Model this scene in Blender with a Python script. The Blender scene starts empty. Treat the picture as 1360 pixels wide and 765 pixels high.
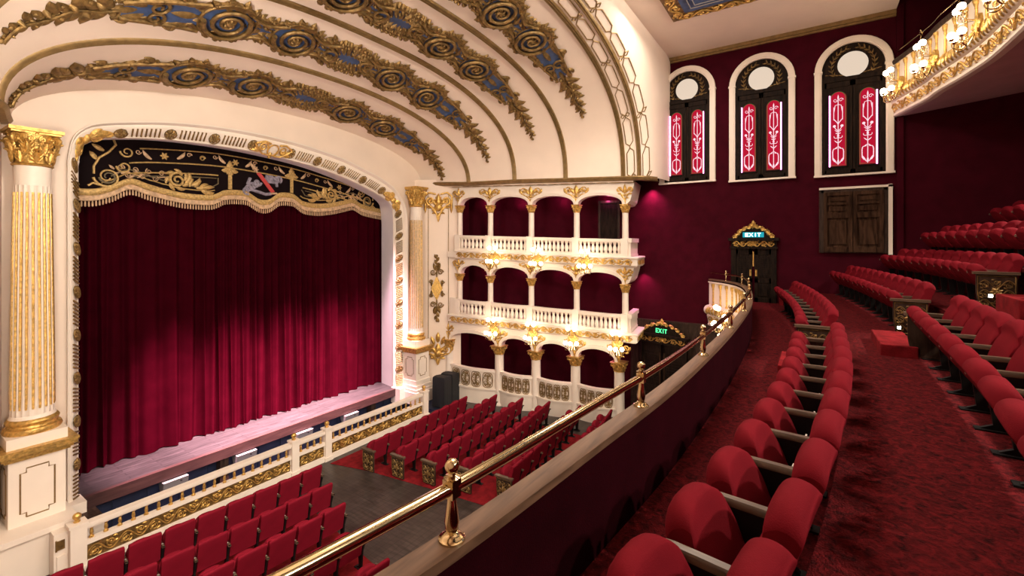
import bpy, math, random
from math import sin, cos, pi, sqrt, atan2, radians, hypot
random.seed(7)
SC = bpy.context.scene
COL = SC.collection

# ------------------------------------------------------------------ camera
EZ = 7.5
YAW = radians(33.5)
FPX = 604.0
cam_data = bpy.data.cameras.new('camera')
cam = bpy.data.objects.new('camera', cam_data)
COL.objects.link(cam)
cam.location = (0, 0, EZ)
cam.rotation_euler = (pi/2, 0, YAW - pi/2)
cam_data.sensor_fit = 'HORIZONTAL'
cam_data.sensor_width = 36
cam_data.lens = FPX/1360*36
cam_data.shift_y = -(382.5-322)/1360
cam_data.clip_start = 0.05
cam_data.clip_end = 200
SC.camera = cam

def proj(p):
    c, s = cos(YAW), sin(YAW)
    d = c*p[0]+s*p[1]
    l = s*p[0]-c*p[1]
    if d < 0.1: return (-9999, -9999, d)
    return (680+FPX*l/d, 322-FPX*(p[2]-EZ)/d, d)

# ------------------------------------------------------------------ materials
def new_mat(name):
    m = bpy.data.materials.new(name); m.use_nodes = True
    nt = m.node_tree
    b = nt.nodes.get('Principled BSDF')
    return m, nt, b

def mat(name, col, rough=0.5, metal=0.0, var=0.0, scale=5.0, bump=0.0, bscale=None, spec=0.5, sheen=0.0, stretch=None, col2=None):
    m, nt, b = new_mat(name)
    b.inputs['Base Color'].default_value = (*col, 1)
    b.inputs['Roughness'].default_value = rough
    b.inputs['Metallic'].default_value = metal
    b.inputs['Specular IOR Level'].default_value = spec
    if sheen:
        b.inputs['Sheen Weight'].default_value = sheen
        b.inputs['Sheen Tint'].default_value = (*[min(1, c*3+.1) for c in col], 1)
    if var or bump:
        tc = nt.nodes.new('ShaderNodeTexCoord')
        mp = nt.nodes.new('ShaderNodeMapping')
        if stretch: mp.inputs['Scale'].default_value = stretch
        nt.links.new(tc.outputs['Object'], mp.inputs['Vector'])
        n = nt.nodes.new('ShaderNodeTexNoise')
        n.inputs['Scale'].default_value = scale
        n.inputs['Detail'].default_value = 5; n.inputs['Distortion'].default_value = 1.2 if name == 'red_carpet' else 0
        nt.links.new(mp.outputs['Vector'], n.inputs['Vector'])
        if var:
            r = nt.nodes.new('ShaderNodeValToRGB')
            r.color_ramp.elements[0].position = 0.3
            r.color_ramp.elements[1].position = 0.7
            c2 = col2 if col2 else tuple(c*(1-var) for c in col)
            r.color_ramp.elements[0].color = (*c2, 1)
            r.color_ramp.elements[1].color = (*[min(1, c*(1+var*.4)) for c in col], 1)
            nt.links.new(n.outputs['Fac'], r.inputs['Fac'])
            nt.links.new(r.outputs['Color'], b.inputs['Base Color'])
        if bump:
            n2 = n
            if bscale:
                n2 = nt.nodes.new('ShaderNodeTexNoise')
                n2.inputs['Scale'].default_value = bscale
                n2.inputs['Detail'].default_value = 4
                nt.links.new(mp.outputs['Vector'], n2.inputs['Vector'])
            bp = nt.nodes.new('ShaderNodeBump')
            bp.inputs['Strength'].default_value = bump
            bp.inputs['Distance'].default_value = 0.02
            nt.links.new(n2.outputs['Fac'], bp.inputs['Height'])
            nt.links.new(bp.outputs['Normal'], b.inputs['Normal'])
    return m

def emit(name, col, strength):
    m, nt, b = new_mat(name)
    b.inputs['Base Color'].default_value = (*[c*.12 for c in col], 1); b.inputs['Specular IOR Level'].default_value = 0.03; b.inputs['Roughness'].default_value = .8
    b.inputs['Emission Color'].default_value = (*col, 1)
    b.inputs['Emission Strength'].default_value = strength
    return m

def wood(name, c1, c2, rough=0.4, scale=(1, 12, 12), wscale=2.0, spec=.5, plank=None):
    m, nt, b = new_mat(name)
    tc = nt.nodes.new('ShaderNodeTexCoord'); mp = nt.nodes.new('ShaderNodeMapping')
    mp.inputs['Scale'].default_value = scale
    nt.links.new(tc.outputs['Object'], mp.inputs['Vector'])
    n = nt.nodes.new('ShaderNodeTexNoise'); n.inputs['Scale'].default_value = wscale
    n.inputs['Detail'].default_value = 7; n.inputs['Distortion'].default_value = .6
    nt.links.new(mp.outputs['Vector'], n.inputs['Vector'])
    r = nt.nodes.new('ShaderNodeValToRGB')
    r.color_ramp.elements[0].position = .32; r.color_ramp.elements[1].position = .68
    r.color_ramp.elements[0].color = (*c1, 1); r.color_ramp.elements[1].color = (*c2, 1)
    nt.links.new(n.outputs['Fac'], r.inputs['Fac'])
    out = r.outputs['Color']
    if plank:
        bk = nt.nodes.new('ShaderNodeTexBrick')
        bk.inputs['Scale'].default_value = 1.0
        bk.inputs['Brick Width'].default_value = plank[0]; bk.inputs['Row Height'].default_value = plank[1]
        bk.inputs['Mortar Size'].default_value = 0.006
        bk.inputs['Color1'].default_value = (1, 1, 1, 1); bk.inputs['Color2'].default_value = (.72, .72, .72, 1)
        bk.inputs['Mortar'].default_value = (.25, .25, .25, 1)
        nt.links.new(tc.outputs['Object'], bk.inputs['Vector'])
        mx = nt.nodes.new('ShaderNodeMix'); mx.data_type = 'RGBA'; mx.blend_type = 'MULTIPLY'
        mx.inputs['Factor'].default_value = 1
        nt.links.new(out, mx.inputs['A']); nt.links.new(bk.outputs['Color'], mx.inputs['B'])
        out = mx.outputs['Result']
    nt.links.new(out, b.inputs['Base Color'])
    b.inputs['Roughness'].default_value = rough
    b.inputs['Specular IOR Level'].default_value = spec
    return m

M = {}
M['cream'] = mat('cream_plaster', (.80, .655, .54), .55, var=.05, scale=1.2, bump=.05, bscale=8)
M['white'] = mat('white_paint', (.79, .69, .59), .5, var=.04, scale=2, bump=.04, bscale=12)
M['lilac'] = mat('lilac_white_paint', (.74, .69, .71), .5, var=.05, scale=2)
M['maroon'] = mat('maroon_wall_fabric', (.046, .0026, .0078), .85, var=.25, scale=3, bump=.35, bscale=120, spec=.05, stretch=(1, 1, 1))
M['gold'] = mat('bright_gilding', (.72, .45, .13), .38, .75, var=.45, scale=14, bump=.5, bscale=30)
M['oldgold'] = mat('antique_gilding', (.27, .165, .056), .42, .65, var=.6, scale=9, bump=.6, bscale=26)
M['ribgold'] = mat('dull_gold_moulding', (.27, .17, .065), .45, .55, var=.3, scale=6)
M['brass'] = mat('polished_brass', (.66, .52, .30), .14, 1.0)
M['blue'] = mat('blue_recess_paint', (.045, .085, .20), .6, var=.4, scale=5)
M['navy'] = mat('navy_panel', (.012, .018, .045), .5, var=.3, scale=3)
M['redseat'] = mat('red_seat_velvet', (.130, .0042, .0095), .8, var=.18, scale=4, bump=.15, bscale=160, spec=.06)
M['redseat2'] = mat('crimson_seat_velvet', (.175, .0055, .016), .75, var=.15, scale=4, bump=.12, bscale=160, spec=.08)
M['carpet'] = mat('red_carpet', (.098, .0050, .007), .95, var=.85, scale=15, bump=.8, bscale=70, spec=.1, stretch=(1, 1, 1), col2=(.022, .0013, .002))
M['lining'] = mat('shade_toned_parapet_fabric', (.020, .0012, .0034), .9, var=.25, scale=3, bump=.3, bscale=120, spec=.03)  # maroon fabric with the shade behind the parapet put into its colour
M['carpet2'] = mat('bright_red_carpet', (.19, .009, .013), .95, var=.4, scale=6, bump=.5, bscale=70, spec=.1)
M['curtain'] = mat('crimson_velvet', (.030, .0010, .0040), .7, var=.2, scale=2, spec=0.0)
M['valance'] = mat('black_velvet', (.006, .0025, .003), .9, spec=.1)
M['black'] = mat('black_metal', (.008, .007, .007), .5, spec=.2)
M['blackcloth'] = mat('black_cover_cloth', (.010, .010, .012), .75, bump=.2, bscale=60)
M['ledge'] = wood('brown_ledge_wood', (.08, .043, .025), (.165, .092, .055), .45, (1.5, 16, 16), 1.6)
M['armwood'] = wood('oak_armrest', (.06, .038, .025), (.15, .10, .065), .35, (30, 3, 30), 1.0)
M['darkwood'] = wood('dark_brown_timber', (.018, .010, .007), (.055, .032, .022), .5, (6, 6, 1), 3.0, spec=.15)
M['doorwood'] = wood('weathered_brown_door', (.016, .0075, .0045), (.075, .038, .022), .8, (5, 5, .8), 2.0, spec=.04)
M['blackwood'] = wood('black_brown_timber', (.006, .0045, .004), (.024, .0135, .009), .6, (6, 6, 1), 3.0, spec=.06)
M['floorwood'] = wood('dark_floorboards', (.022, .015, .013), (.066, .050, .044), .4, (10, 1.2, 1), 1.5, plank=(1.8, .16))
M['stagewood'] = wood('stage_floorboards', (.022, .018, .018), (.042, .034, .034), .4, (1.2, 10, 1), 1.5, plank=(1.5, .15))
M['stagelip'] = wood('stage_edge_timber', (.03, .013, .012), (.055, .026, .022), .4, (1.2, 10, 10), 1.5)
M['soffit'] = mat('mauve_soffit', (.62, .42, .44), .8, var=.1, scale=2)
M['globe'] = emit('lit_globe', (1.0, .80, .55), 26)
M['frost'] = emit('backlit_frosted_glass', (.95, .78, .62), .72)
M['redglass'] = emit('backlit_red_glass', (.50, .008, .035), .85)
M['whiteglass'] = emit('backlit_white_glass', (1.0, .72, .80), 1.0)
M['greenglass'] = emit('backlit_green_glass', (.10, .22, .06), .6)
M['led'] = emit('magenta_light_strip', (1.0, .34, .80), 5)
M['exitgreen'] = emit('green_exit_letters', (.1, 1.0, .35), 2.0)
M['exitcyan'] = emit('cyan_exit_panel', (.02, .36, .44), 1.0)
M['exitwhite'] = emit('white_exit_letters', (.8, 1, 1), 3.0)
M['plate'] = mat('white_number_plate', (.75, .72, .68), .4)
M['greypaint'] = mat('pale_grey_paint', (.22, .20, .195), .5)
M['embgrey'] = mat('lilac_embroidery', (.26, .23, .29), .6, var=.5, scale=14)
M['embred'] = mat('red_sash_embroidery', (.42, .03, .03), .6)
M['embgold'] = mat('gold_embroidery', (.52, .34, .12), .5, .4, var=.5, scale=20)
M['embdim'] = mat('dull_olive_braid', (.15, .115, .06), .6, .2, var=.4, scale=20)
M['fringe'] = mat('pale_gold_fringe', (.60, .40, .24), .6, .2, var=.4, scale=12)
M['steplamp'] = emit('lit_step_lamp', (1, .9, .78), 25)

# ------------------------------------------------------------------ mesh builder
class MB:
    def __init__(self): self.v = []; self.f = []
    def add(self, vs, fs):
        n = len(self.v); self.v.extend(vs); self.f.extend([tuple(i+n for i in f) for f in fs])
    def box(self, x0, x1, y0, y1, z0, z1, m=None):
        vs = [(x, y, z) for z in (z0, z1) for y in (y0, y1) for x in (x0, x1)]
        if m: vs = [m(*p) for p in vs]
        self.add(vs, [(0, 2, 3, 1), (4, 5, 7, 6), (0, 1, 5, 4), (2, 6, 7, 3), (0, 4, 6, 2), (1, 3, 7, 5)])
    def grid(self, rows, closed_u=False, closed_v=False):
        nu, nv = len(rows), len(rows[0])
        n = len(self.v)
        for r in rows: self.v.extend(r)
        for i in range(nu if closed_u else nu-1):
            for j in range(nv if closed_v else nv-1):
                a = n+i*nv+j; b = n+i*nv+(j+1) % nv; i2 = (i+1) % nu
                self.f.append((a, b, n+i2*nv+(j+1) % nv, n+i2*nv+j))
    def fan(self, ring, flip=False):
        n = len(self.v); self.v.extend(ring)
        f = tuple(range(n, n+len(ring))); self.f.append(f[::-1] if flip else f)
    def tube(self, pts, r, seg=6, cap=True):
        rows = []
        k = len(pts)
        up0 = None
        for i, p in enumerate(pts):
            a = pts[max(0, i-1)]; b = pts[min(k-1, i+1)]
            t = [b[j]-a[j] for j in range(3)]
            L = sqrt(sum(q*q for q in t)) or 1e-9; t = [q/L for q in t]
            if up0 is None:
                up0 = (0, 0, 1) if abs(t[2]) < .9 else (1, 0, 0)
            d = sum(up0[j]*t[j] for j in range(3))
            n = [up0[j]-d*t[j] for j in range(3)]
            L = sqrt(sum(q*q for q in n))
            if L < 1e-5:
                n = [t[1], -t[0], .01]; L = sqrt(sum(q*q for q in n))
            n = [q/L for q in n]; up0 = n
            bb = [t[1]*n[2]-t[2]*n[1], t[2]*n[0]-t[0]*n[2], t[0]*n[1]-t[1]*n[0]]
            rr = r[i] if isinstance(r, (list, tuple)) else r
            rows.append([tuple(p[j]+rr*(cos(2*pi*s/seg)*n[j]+sin(2*pi*s/seg)*bb[j]) for j in range(3)) for s in range(seg)])
        self.grid(rows, closed_v=True)
        if cap:
            self.fan(rows[0], True); self.fan(rows[-1])
    def lathe(self, prof, c=(0, 0, 0), seg=16, m=None, rot=0.0):
        rows = []
        for r, z in prof:
            row = [(c[0]+r*cos(2*pi*s/seg+rot), c[1]+r*sin(2*pi*s/seg+rot), c[2]+z) for s in range(seg)]
            if m: row = [m(*p) for p in row]
            rows.append(row)
        self.grid(rows, closed_v=True)
        if prof[0][0] > 1e-4: self.fan(rows[0], True)
        if prof[-1][0] > 1e-4: self.fan(rows[-1])
    def ball(self, c, r, seg=10, rings=7, sq=(1, 1, 1)):
        rows = []
        for i in range(rings+1):
            th = pi*i/rings
            rr = max(1e-4, sin(th))
            rows.append([(c[0]+r*sq[0]*rr*cos(2*pi*s/seg), c[1]+r*sq[1]*rr*sin(2*pi*s/seg), c[2]-r*sq[2]*cos(th)) for s in range(seg)])
        self.grid(rows, closed_v=True)
    def prism(self, poly, m, h0, h1):
        a = [m(p[0], p[1], h0) for p in poly]; b = [m(p[0], p[1], h1) for p in poly]
        n = len(poly); k = len(self.v)
        self.v.extend(a+b)
        self.f.append(tuple(range(k, k+n))[::-1]); self.f.append(tuple(range(k+n, k+2*n)))
        for i in range(n):
            j = (i+1) % n
            self.f.append((k+i, k+j, k+n+j, k+n+i))
    def build(self, name, material, parent=None, smooth=45, label=None, loc=None, rotz=None):
        me = bpy.data.meshes.new(name)
        me.from_pydata(self.v, [], self.f)
        me.validate(); me.update()
        import bmesh
        bm = bmesh.new(); bm.from_mesh(me)
        bmesh.ops.recalc_face_normals(bm, faces=bm.faces)
        bm.to_mesh(me); bm.free()
        if smooth:
            me.polygons.foreach_set('use_smooth', [True]*len(me.polygons))
            me.set_sharp_from_angle(angle=radians(smooth))
        me.materials.append(M[material])
        o = bpy.data.objects.new(name, me); COL.objects.link(o)
        if parent: o.parent = parent
        if loc: o.location = loc
        if rotz is not None: o.rotation_euler = (0, 0, rotz)
        if label: o['label'] = label
        return o

def thing(name, label, cat, group=None, loc=(0, 0, 0), rotz=0):
    o = bpy.data.objects.new(name, None); COL.objects.link(o)
    o.empty_display_size = .1
    o.location = loc; o.rotation_euler = (0, 0, rotz)
    o['label'] = label; o['category'] = cat
    if group: o['group'] = group
    return o
def tag(o, label, cat, group=None, kind=None):
    o['label'] = label; o['category'] = cat
    if group: o['group'] = group
    if kind: o['kind'] = kind
    return o
def struct(o, label=None, cat=None):
    o['kind'] = 'structure'
    if label: o['label'] = label
    if cat: o['category'] = cat
    return o
CH = {}
def dup(root, loc, rotz, label, group=None):
    r = root.copy(); COL.objects.link(r); r.location = loc; r.rotation_euler = (0, 0, rotz)
    r['label'] = label
    if group: r['group'] = group
    for ch in list(root.children):
        c = ch.copy(); COL.objects.link(c); c.parent = r
        for g in list(ch.children):
            d = g.copy(); COL.objects.link(d); d.parent = c
    return r

def frame(O, U, V, N):
    def m(u, v, h): return tuple(O[i]+U[i]*u+V[i]*v+N[i]*h for i in range(3))
    return m

def crom(P, n=12):
    out = []
    Q = [tuple(2*P[0][i]-P[1][i] for i in range(len(P[0])))]+list(P)+[tuple(2*P[-1][i]-P[-2][i] for i in range(len(P[0])))]
    for k in range(1, len(Q)-2):
        for i in range(n):
            t = i/n
            out.append(tuple(.5*(2*Q[k][j]+(Q[k+1][j]-Q[k-1][j])*t+(2*Q[k-1][j]-5*Q[k][j]+4*Q[k+1][j]-Q[k+2][j])*t*t+(3*Q[k][j]-Q[k-1][j]-3*Q[k+1][j]+Q[k+2][j])*t**3) for j in range(len(P[0]))))
    out.append(tuple(P[-1]))
    return out
def resample(P, n):
    L = [0]
    for a, b in zip(P, P[1:]): L.append(L[-1]+sqrt(sum((b[i]-a[i])**2 for i in range(len(a)))))
    out = []; k = 0
    for i in range(n):
        t = L[-1]*i/(n-1)
        while k < len(L)-2 and L[k+1] < t: k += 1
        q = (t-L[k])/max(1e-9, L[k+1]-L[k])
        out.append(tuple(P[k][j]+q*(P[k+1][j]-P[k][j]) for j in range(len(P[0]))))
    return out, L[-1]
class Curve2:
    """y as a smooth function of x"""
    def __init__(self, pts): self.p = crom(pts, 16)
    def __call__(self, x):
        p = self.p
        if x <= p[0][0]: a, b = p[0], p[1]
        elif x >= p[-1][0]: a, b = p[-2], p[-1]
        else:
            lo, hi = 0, len(p)-1
            while hi-lo > 1:
                mid = (lo+hi)//2
                if p[mid][0] <= x: lo = mid
                else: hi = mid
            a, b = p[lo], p[hi]
        return a[1]+(b[1]-a[1])*(x-a[0])/(b[0]-a[0])
    def slope(self, x): return (self(x+.2)-self(x-.2))/.4

# ------------------------------------------------------------------ ornament kit
def spiral(mb, m, u, v, r0, r1, turns, ph=0, rad=.04, h=.04, sgn=1, seg=6, n=None):
    n = n or max(10, int(18*turns))
    pts = []; rr = []
    for i in range(n+1):
        t = i/n; r = r0+(r1-r0)*t; a = ph+sgn*2*pi*turns*t
        pts.append(m(u+r*cos(a), v+r*sin(a), h)); rr.append(rad*(1-.45*t))
    mb.tube(pts, rr, seg)
def leaf(mb, m, u, v, ang, L, W, h=.05, bend=0.0, nu=5, nv=4, h0=.0):
    rows = []
    x, y, a = u, v, ang
    for i in range(nu+1):
        t = i/nu
        w = W*.5*(sin(pi*min(1, .12+t*.88))**.8 if t < 1 else 0.02)
        hh = h0+h*sin(pi*(.15+.8*t))
        row = []
        for j in range(nv+1):
            q = -1+2*j/nv
            row.append(m(x-sin(a)*w*q, y+cos(a)*w*q, hh*(1-q*q*.85)+.004))
        rows.append(row)
        x += cos(a)*L/nu; y += sin(a)*L/nu; a += bend/nu
    mb.grid(rows)
def curl(mb, m, u, v, ang, L, rad, h=.04, sgn=1):
    """short stem ending in a knob"""
    pts = []; x, y, a = u, v, ang
    for i in range(8):
        pts.append(m(x, y, h)); x += cos(a)*L/7; y += sin(a)*L/7; a += sgn*(.15+i*.12)
    mb.tube(pts, [rad*(.8+.1*i) for i in range(8)], 6)
    mb.ball(m(x, y, h), rad*1.9, 7, 5)
def dome(mb, m, u, v, r, h, seg=12, rings=4):
    rows = []
    for i in range(rings+1):
        t = i/rings; rr = r*cos(t*pi/2); hh = h*sin(t*pi/2)
        rows.append([m(u+max(rr, 1e-3)*cos(2*pi*s/seg), v+max(rr, 1e-3)*sin(2*pi*s/seg), hh) for s in range(seg)])
    mb.grid(rows, closed_v=True)
def path(mb, m, pts, rad, h=.02, seg=6):
    mb.tube([m(p[0], p[1], h) for p in pts], rad, seg)
def rosette(mb, m, u, v, R, h=.06, n=8):
    for i in range(n):
        leaf(mb, m, u, v, 2*pi*i/n, R, R*.55, h*.8)
    dome(mb, m, u, v, R*.3, h, 8, 3)
def running_scroll(mb, m, L, H, n, rad=.012, h=.015, leaves=True):
    """wave stem with a curl in each half wave; u 0..L, v -H/2..H/2"""
    pts = [(L*i/(n*10), H*.36*sin(pi*i/10)) for i in range(n*10+1)]
    path(mb, m, pts, rad, h)
    for k in range(n):
        s = 1 if k % 2 == 0 else -1
        cu = L*(k+.5)/n
        spiral(mb, m, cu, -s*H*.10, H*.30, H*.05, 1.4, pi*.5*s, rad*.9, h, s, 5, 18)
        dome(mb, m, cu, -s*H*.10, H*.08, h*1.6, 6, 2)
        if leaves:
            leaf(mb, m, cu-L/n*.35, -s*H*.30, .5*s, L/n*.4, H*.2, h*1.5, 1.2*s)
            leaf(mb, m, cu+L/n*.12, -s*H*.42, .2, L/n*.35, H*.16, h*1.5, 1.0*s)
            leaf(mb, m, cu+L/n*.25, s*H*.05, -1.0*s, L/n*.3, H*.16, h*1.5, .8*s)
def flourish(mb, m, W, H, rad=.02, h=.03):
    """symmetric acanthus spray; v from 0 (tip) up to H"""
    for s in (1, -1):
        spiral(mb, m, s*W*.30, H*.72, W*.17, W*.03, 1.5, -pi/2, rad, h, s, 6)
        path(mb, m, [(0, H*.05), (s*W*.06, H*.25), (s*W*.18, H*.45), (s*W*.30, H*.53)], rad, h)
        spiral(mb, m, s*W*.14, H*.42, W*.09, W*.02, 1.2, pi, rad*.8, h, -s, 5)
        leaf(mb, m, s*W*.08, H*.55, pi/2-s*.5, H*.42, W*.14, h*1.6, -s*.8)
        leaf(mb, m, s*W*.36, H*.60, pi/2-s*1.1, W*.26, W*.13, h*1.6, s*1.2)
        leaf(mb, m, s*W*.25, H*.50, -s*.2+(0 if s > 0 else pi), W*.22, W*.10, h*1.5, s*.9)
        leaf(mb, m, s*W*.05, H*.28, pi/2-s*1.2, W*.22, W*.09, h*1.4, -s*1.2)
        dome(mb, m, s*W*.30, H*.72, W*.05, h*1.7, 8, 3)
    leaf(mb, m, 0, H*.5, pi/2, H*.5, W*.2, h*2)
    leaf(mb, m, 0, H*.3, -pi/2, H*.34, W*.12, h*1.6)
    dome(mb, m, 0, H*.42, W*.08, h*2, 8, 3)
# ================================================================== SHELL
WX = 18.2            # far side wall
F0 = 0.6             # stalls floor level
VT = [(14.85, 6.35, 10.17, 11.85, 2.1), (13.85, 6.55, 10.14, 12.2, 2.1), (12.44, 6.8, 10.07, 12.6, 2.15), (10.28, 7.13, 10.05, 13.25, 2.4),
      (8.1, 7.46, 9.98, 13.6, 2.5), (5.89, 7.81, 9.92, 14.05, 2.45), (5.3, 7.9, 9.9, 14.2, 2.5), (4.95, 8.15, 9.88, 14.35, 2.7),
      (4.75, 8.6, 9.88, 14.5, 3.2), (4.66, 9.58, 9.88, 14.64, 6), (4.64, 9.62, 9.88, 14.66, 40)]
XC = 8.6
def vpar(Y):
    if Y >= VT[0][0]: return VT[0][1:]
    for a, b in zip(VT, VT[1:]):
        if a[0] >= Y >= b[0]:
            t = (a[0]-Y)/(a[0]-b[0]); return tuple(a[i]+t*(b[i]-a[i]) for i in range(1, 5))
    return VT[-1][1:]
_vc = {}
def vsec(Y):
    k = round(Y, 2)
    if k in _vc: return _vc[k]
    a, zs, zc, n = vpar(k); P = []
    for i in range(161):
        th = pi*i/160; cc, ss = cos(th), sin(th)
        aa = a if cc > 0 else a+.28*min(1, max(0, (12.7-k)/1.5))
        P.append((XC+aa*math.copysign(abs(cc)**(2/n), cc), zs+(zc-zs)*abs(ss)**(2/n)))
    L = [0]
    for p, q in zip(P, P[1:]): L.append(L[-1]+hypot(q[0]-p[0], q[1]-p[1]))
    _vc[k] = (P, L); return _vc[k]
def vpt(Y, f):
    P, L = vsec(Y); t = min(max(f, 0), 1)*L[-1]
    lo, hi = 0, 160
    while hi-lo > 1:
        q = (lo+hi)//2
        if L[q] <= t: lo = q
        else: hi = q
    k = (t-L[lo])/max(1e-9, L[hi]-L[lo])
    dx, dz = P[hi][0]-P[lo][0], P[hi][1]-P[lo][1]
    q = hypot(dx, dz) or 1e-9
    return (P[lo][0]+k*dx, Y, P[lo][1]+k*dz), (-dz/q, 0, dx/q)   # second: normal into the room
def vmap(Y0, s, w, h):
    """s metres from the crown (plus towards the near side), w along +Y, h off the surface"""
    Y = Y0+w; L = vsec(Y)[1][-1]
    p, n = vpt(Y, .5+s/L)
    return (p[0]+n[0]*h, p[1], p[2]+n[2]*h)

# vault
ys = []
for a, b in zip(VT, VT[1:]):
    k = max(2, int((a[0]-b[0])/.25))
    for i in range(k): ys.append(a[0]+(b[0]-a[0])*i/k)
ys.append(VT[-1][0])
mb = MB()
mb.grid([[vpt(y, i/120)[0] for i in range(121)] for y in ys])
struct(mb.build('ceiling_vault', 'cream', smooth=60), 'cream plaster barrel vault sweeping from the stage arch out over the stalls', 'ceiling')

# flat ceiling with its blue painted panel
mb = MB(); mb.box(-1.0, WX+.1, -2.13, 4.70, 14.65, 14.9)
struct(mb.build('ceiling', 'cream', smooth=0), 'flat cream ceiling beyond the vault, above the side wall windows', 'ceiling')
mb = MB(); mb.box(-1.0, WX+.1, -10, -2.13, 16.4, 16.6)
struct(mb.build('ceiling_gallery', 'maroon', smooth=0), 'dark raised ceiling above the upper gallery', 'ceiling')
mb = MB(); mb.box(-1.0, WX+.1, -2.14, -2.0, 14.652, 16.5)
struct(mb.build('wall_ceiling_drop', 'maroon', smooth=0), 'dark maroon drop between the flat ceiling and the gallery ceiling', 'wall')
mb = MB(); mb.box(WX-.12, WX, -2.13, 4.66, 14.53, 14.65); mb.box(WX-.06, WX, -2.13, 4.66, 14.46, 14.53)
struct(mb.build('trim_1', 'ribgold', smooth=0), 'thin gold cornice where the flat ceiling meets the maroon side wall', 'trim')

cp = thing('ceiling_painting_panel', 'blue framed ceiling panel with ornate gold border above the windows', 'panel', loc=(0, 0, 14.65))
mb = MB(); mb.box(9.0, 15.1, -1.9, 3.75, -.05, 0); mb.build('border', 'oldgold', cp, 0)
mb = MB(); mb.box(9.45, 14.65, -1.5, 3.3, -.07, -.01); mb.build('field', 'blue', cp, 0)
pm = frame((0, 0, -.05), (1, 0, 0), (0, 1, 0), (0, 0, -1))
mb = MB()
for (x0, y0, ux, uy, L) in ((9.2, 3.52, 1, 0, 5.7), (14.88, 3.5, 0, -1, 5.2), (9.2, -1.7, 1, 0, 5.7), (9.22, 3.5, 0, -1, 5.2)):
    running_scroll(mb, frame((x0, y0, -.05), (ux, uy, 0), (-uy, ux, 0), (0, 0, -1)), L, .36, 12, .03, .03)
mb.build('border_scrollwork', 'gold', cp)
mb = MB()
for d in (.22, .36): 
    x0, x1, y0, y1 = 9.45+d, 14.65-d, -1.5+d, 3.3-d
    path(mb, pm, [(x0, y0), (x1, y0), (x1, y1), (x0, y1), (x0, y0)], .022, .03, 4)
flourish(mb, frame((12, .2, -.07), (1, 0, 0), (0, 1, 0), (0, 0, -1)), 2.4, 1.8, .04, .03)
mb.build('painted_lines', 'whiteglass' if False else 'greypaint', cp)

# vault ribs: each a moulded strip
def vault_rib(name, Y, wid, lab, lines=3):
    mb = MB()
    prof = []
    for k in range(lines):
        c = (k-(lines-1)/2)*wid/lines
        for j in range(5):
            a = pi*j/4; prof.append((c-cos(a)*wid/lines*.5, .012+sin(a)*.05))
    prof = [(-wid/2, -.01)]+prof+[(wid/2, -.01)]
    L = vsec(Y)[1][-1]
    mb.grid([[vmap(Y, L*(i/110-.5), w, h) for (w, h) in prof] for i in range(111)])
    return struct(mb.build(name, 'ribgold', smooth=50), lab, 'moulding')
vault_rib('trim_2', 12.44, .17, 'dull gold vault rib between the lowest two scroll bands, closest to the stage')
vault_rib('trim_3', 10.28, .17, 'dull gold vault rib between the second and third scroll bands from the stage')
vault_rib('trim_4', 8.1, .17, 'dull gold vault rib between the third and fourth scroll bands from the stage')
vault_rib('trim_5', 5.89, .16, 'fine dark rib edging the chain pattern on the vault, next to the fourth scroll band', 3)
vault_rib('trim_6', 5.32, .14, 'dark double rib between the two chain pattern strips of the vault', 2)
# chain pattern strips
def chain_strip(name, Yc, w, lab):
    mb = MB(); L = vsec(Yc)[1][-1]; n = 18; p = L/n
    mm = lambda s, q, h: vmap(Yc, s, q, h)
    def ln(pts):
        q = []
        for a, b in zip(pts, pts[1:]):
            for i in range(4): q.append((a[0]+(b[0]-a[0])*i/4, a[1]+(b[1]-a[1])*i/4))
        q.append(pts[-1]); path(mb, mm, q, .018, .012, 4)
    for k in range(n):
        s0 = -L/2+k*p+.02
        ln([(s0, 0), (s0+.12*p, w), (s0+.80*p, w), (s0+.94*p, 0)]); ln([(s0, 0), (s0+.12*p, -w), (s0+.80*p, -w), (s0+.94*p, 0)])
        ln([(s0+.94*p, 0), (s0+p, 0)])
        if k % 2 == 0:
            for sg in (1, -1):
                ln([(s0, sg*.02), (s0-.07, sg*.09), (s0, sg*.16), (s0+.07, sg*.09), (s0, sg*.02)])
    return struct(mb.build(name, 'ribgold', smooth=40), lab, 'moulding')
chain_strip('trim_7', 5.61, .13, 'inner strip of linked gold line hexagons on the vault edge')
chain_strip('trim_8', 5.10, .10, 'outer strip of linked gold line hexagons at the lip of the vault')
# base mouldings along both vault feet
for nm, f, lab in (('trim_9', 0.0, 'gold moulding along the vault foot over the opera boxes'), ('trim_10', 1.0, 'gold moulding along the vault foot beside the tall fluted column')):
    mb = MB(); rows = []
    for i in range(60):
        Y = 14.6-(14.6-4.8)*i/59
        p, n = vpt(Y, f); sx = 1 if f == 0 else -1
        rows.append([(p[0]+sx*.10, Y, p[2]+.02), (p[0]-sx*.05, Y, p[2]+.05), (p[0]-sx*.08, Y, p[2]), (p[0]-sx*.05, Y, p[2]-.05), (p[0]-sx*.02, Y, p[2]-.09), (p[0]+sx*.10, Y, p[2]-.12)])
    mb.grid(rows); struct(mb.build(nm, 'ribgold', smooth=30), lab, 'moulding')

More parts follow.
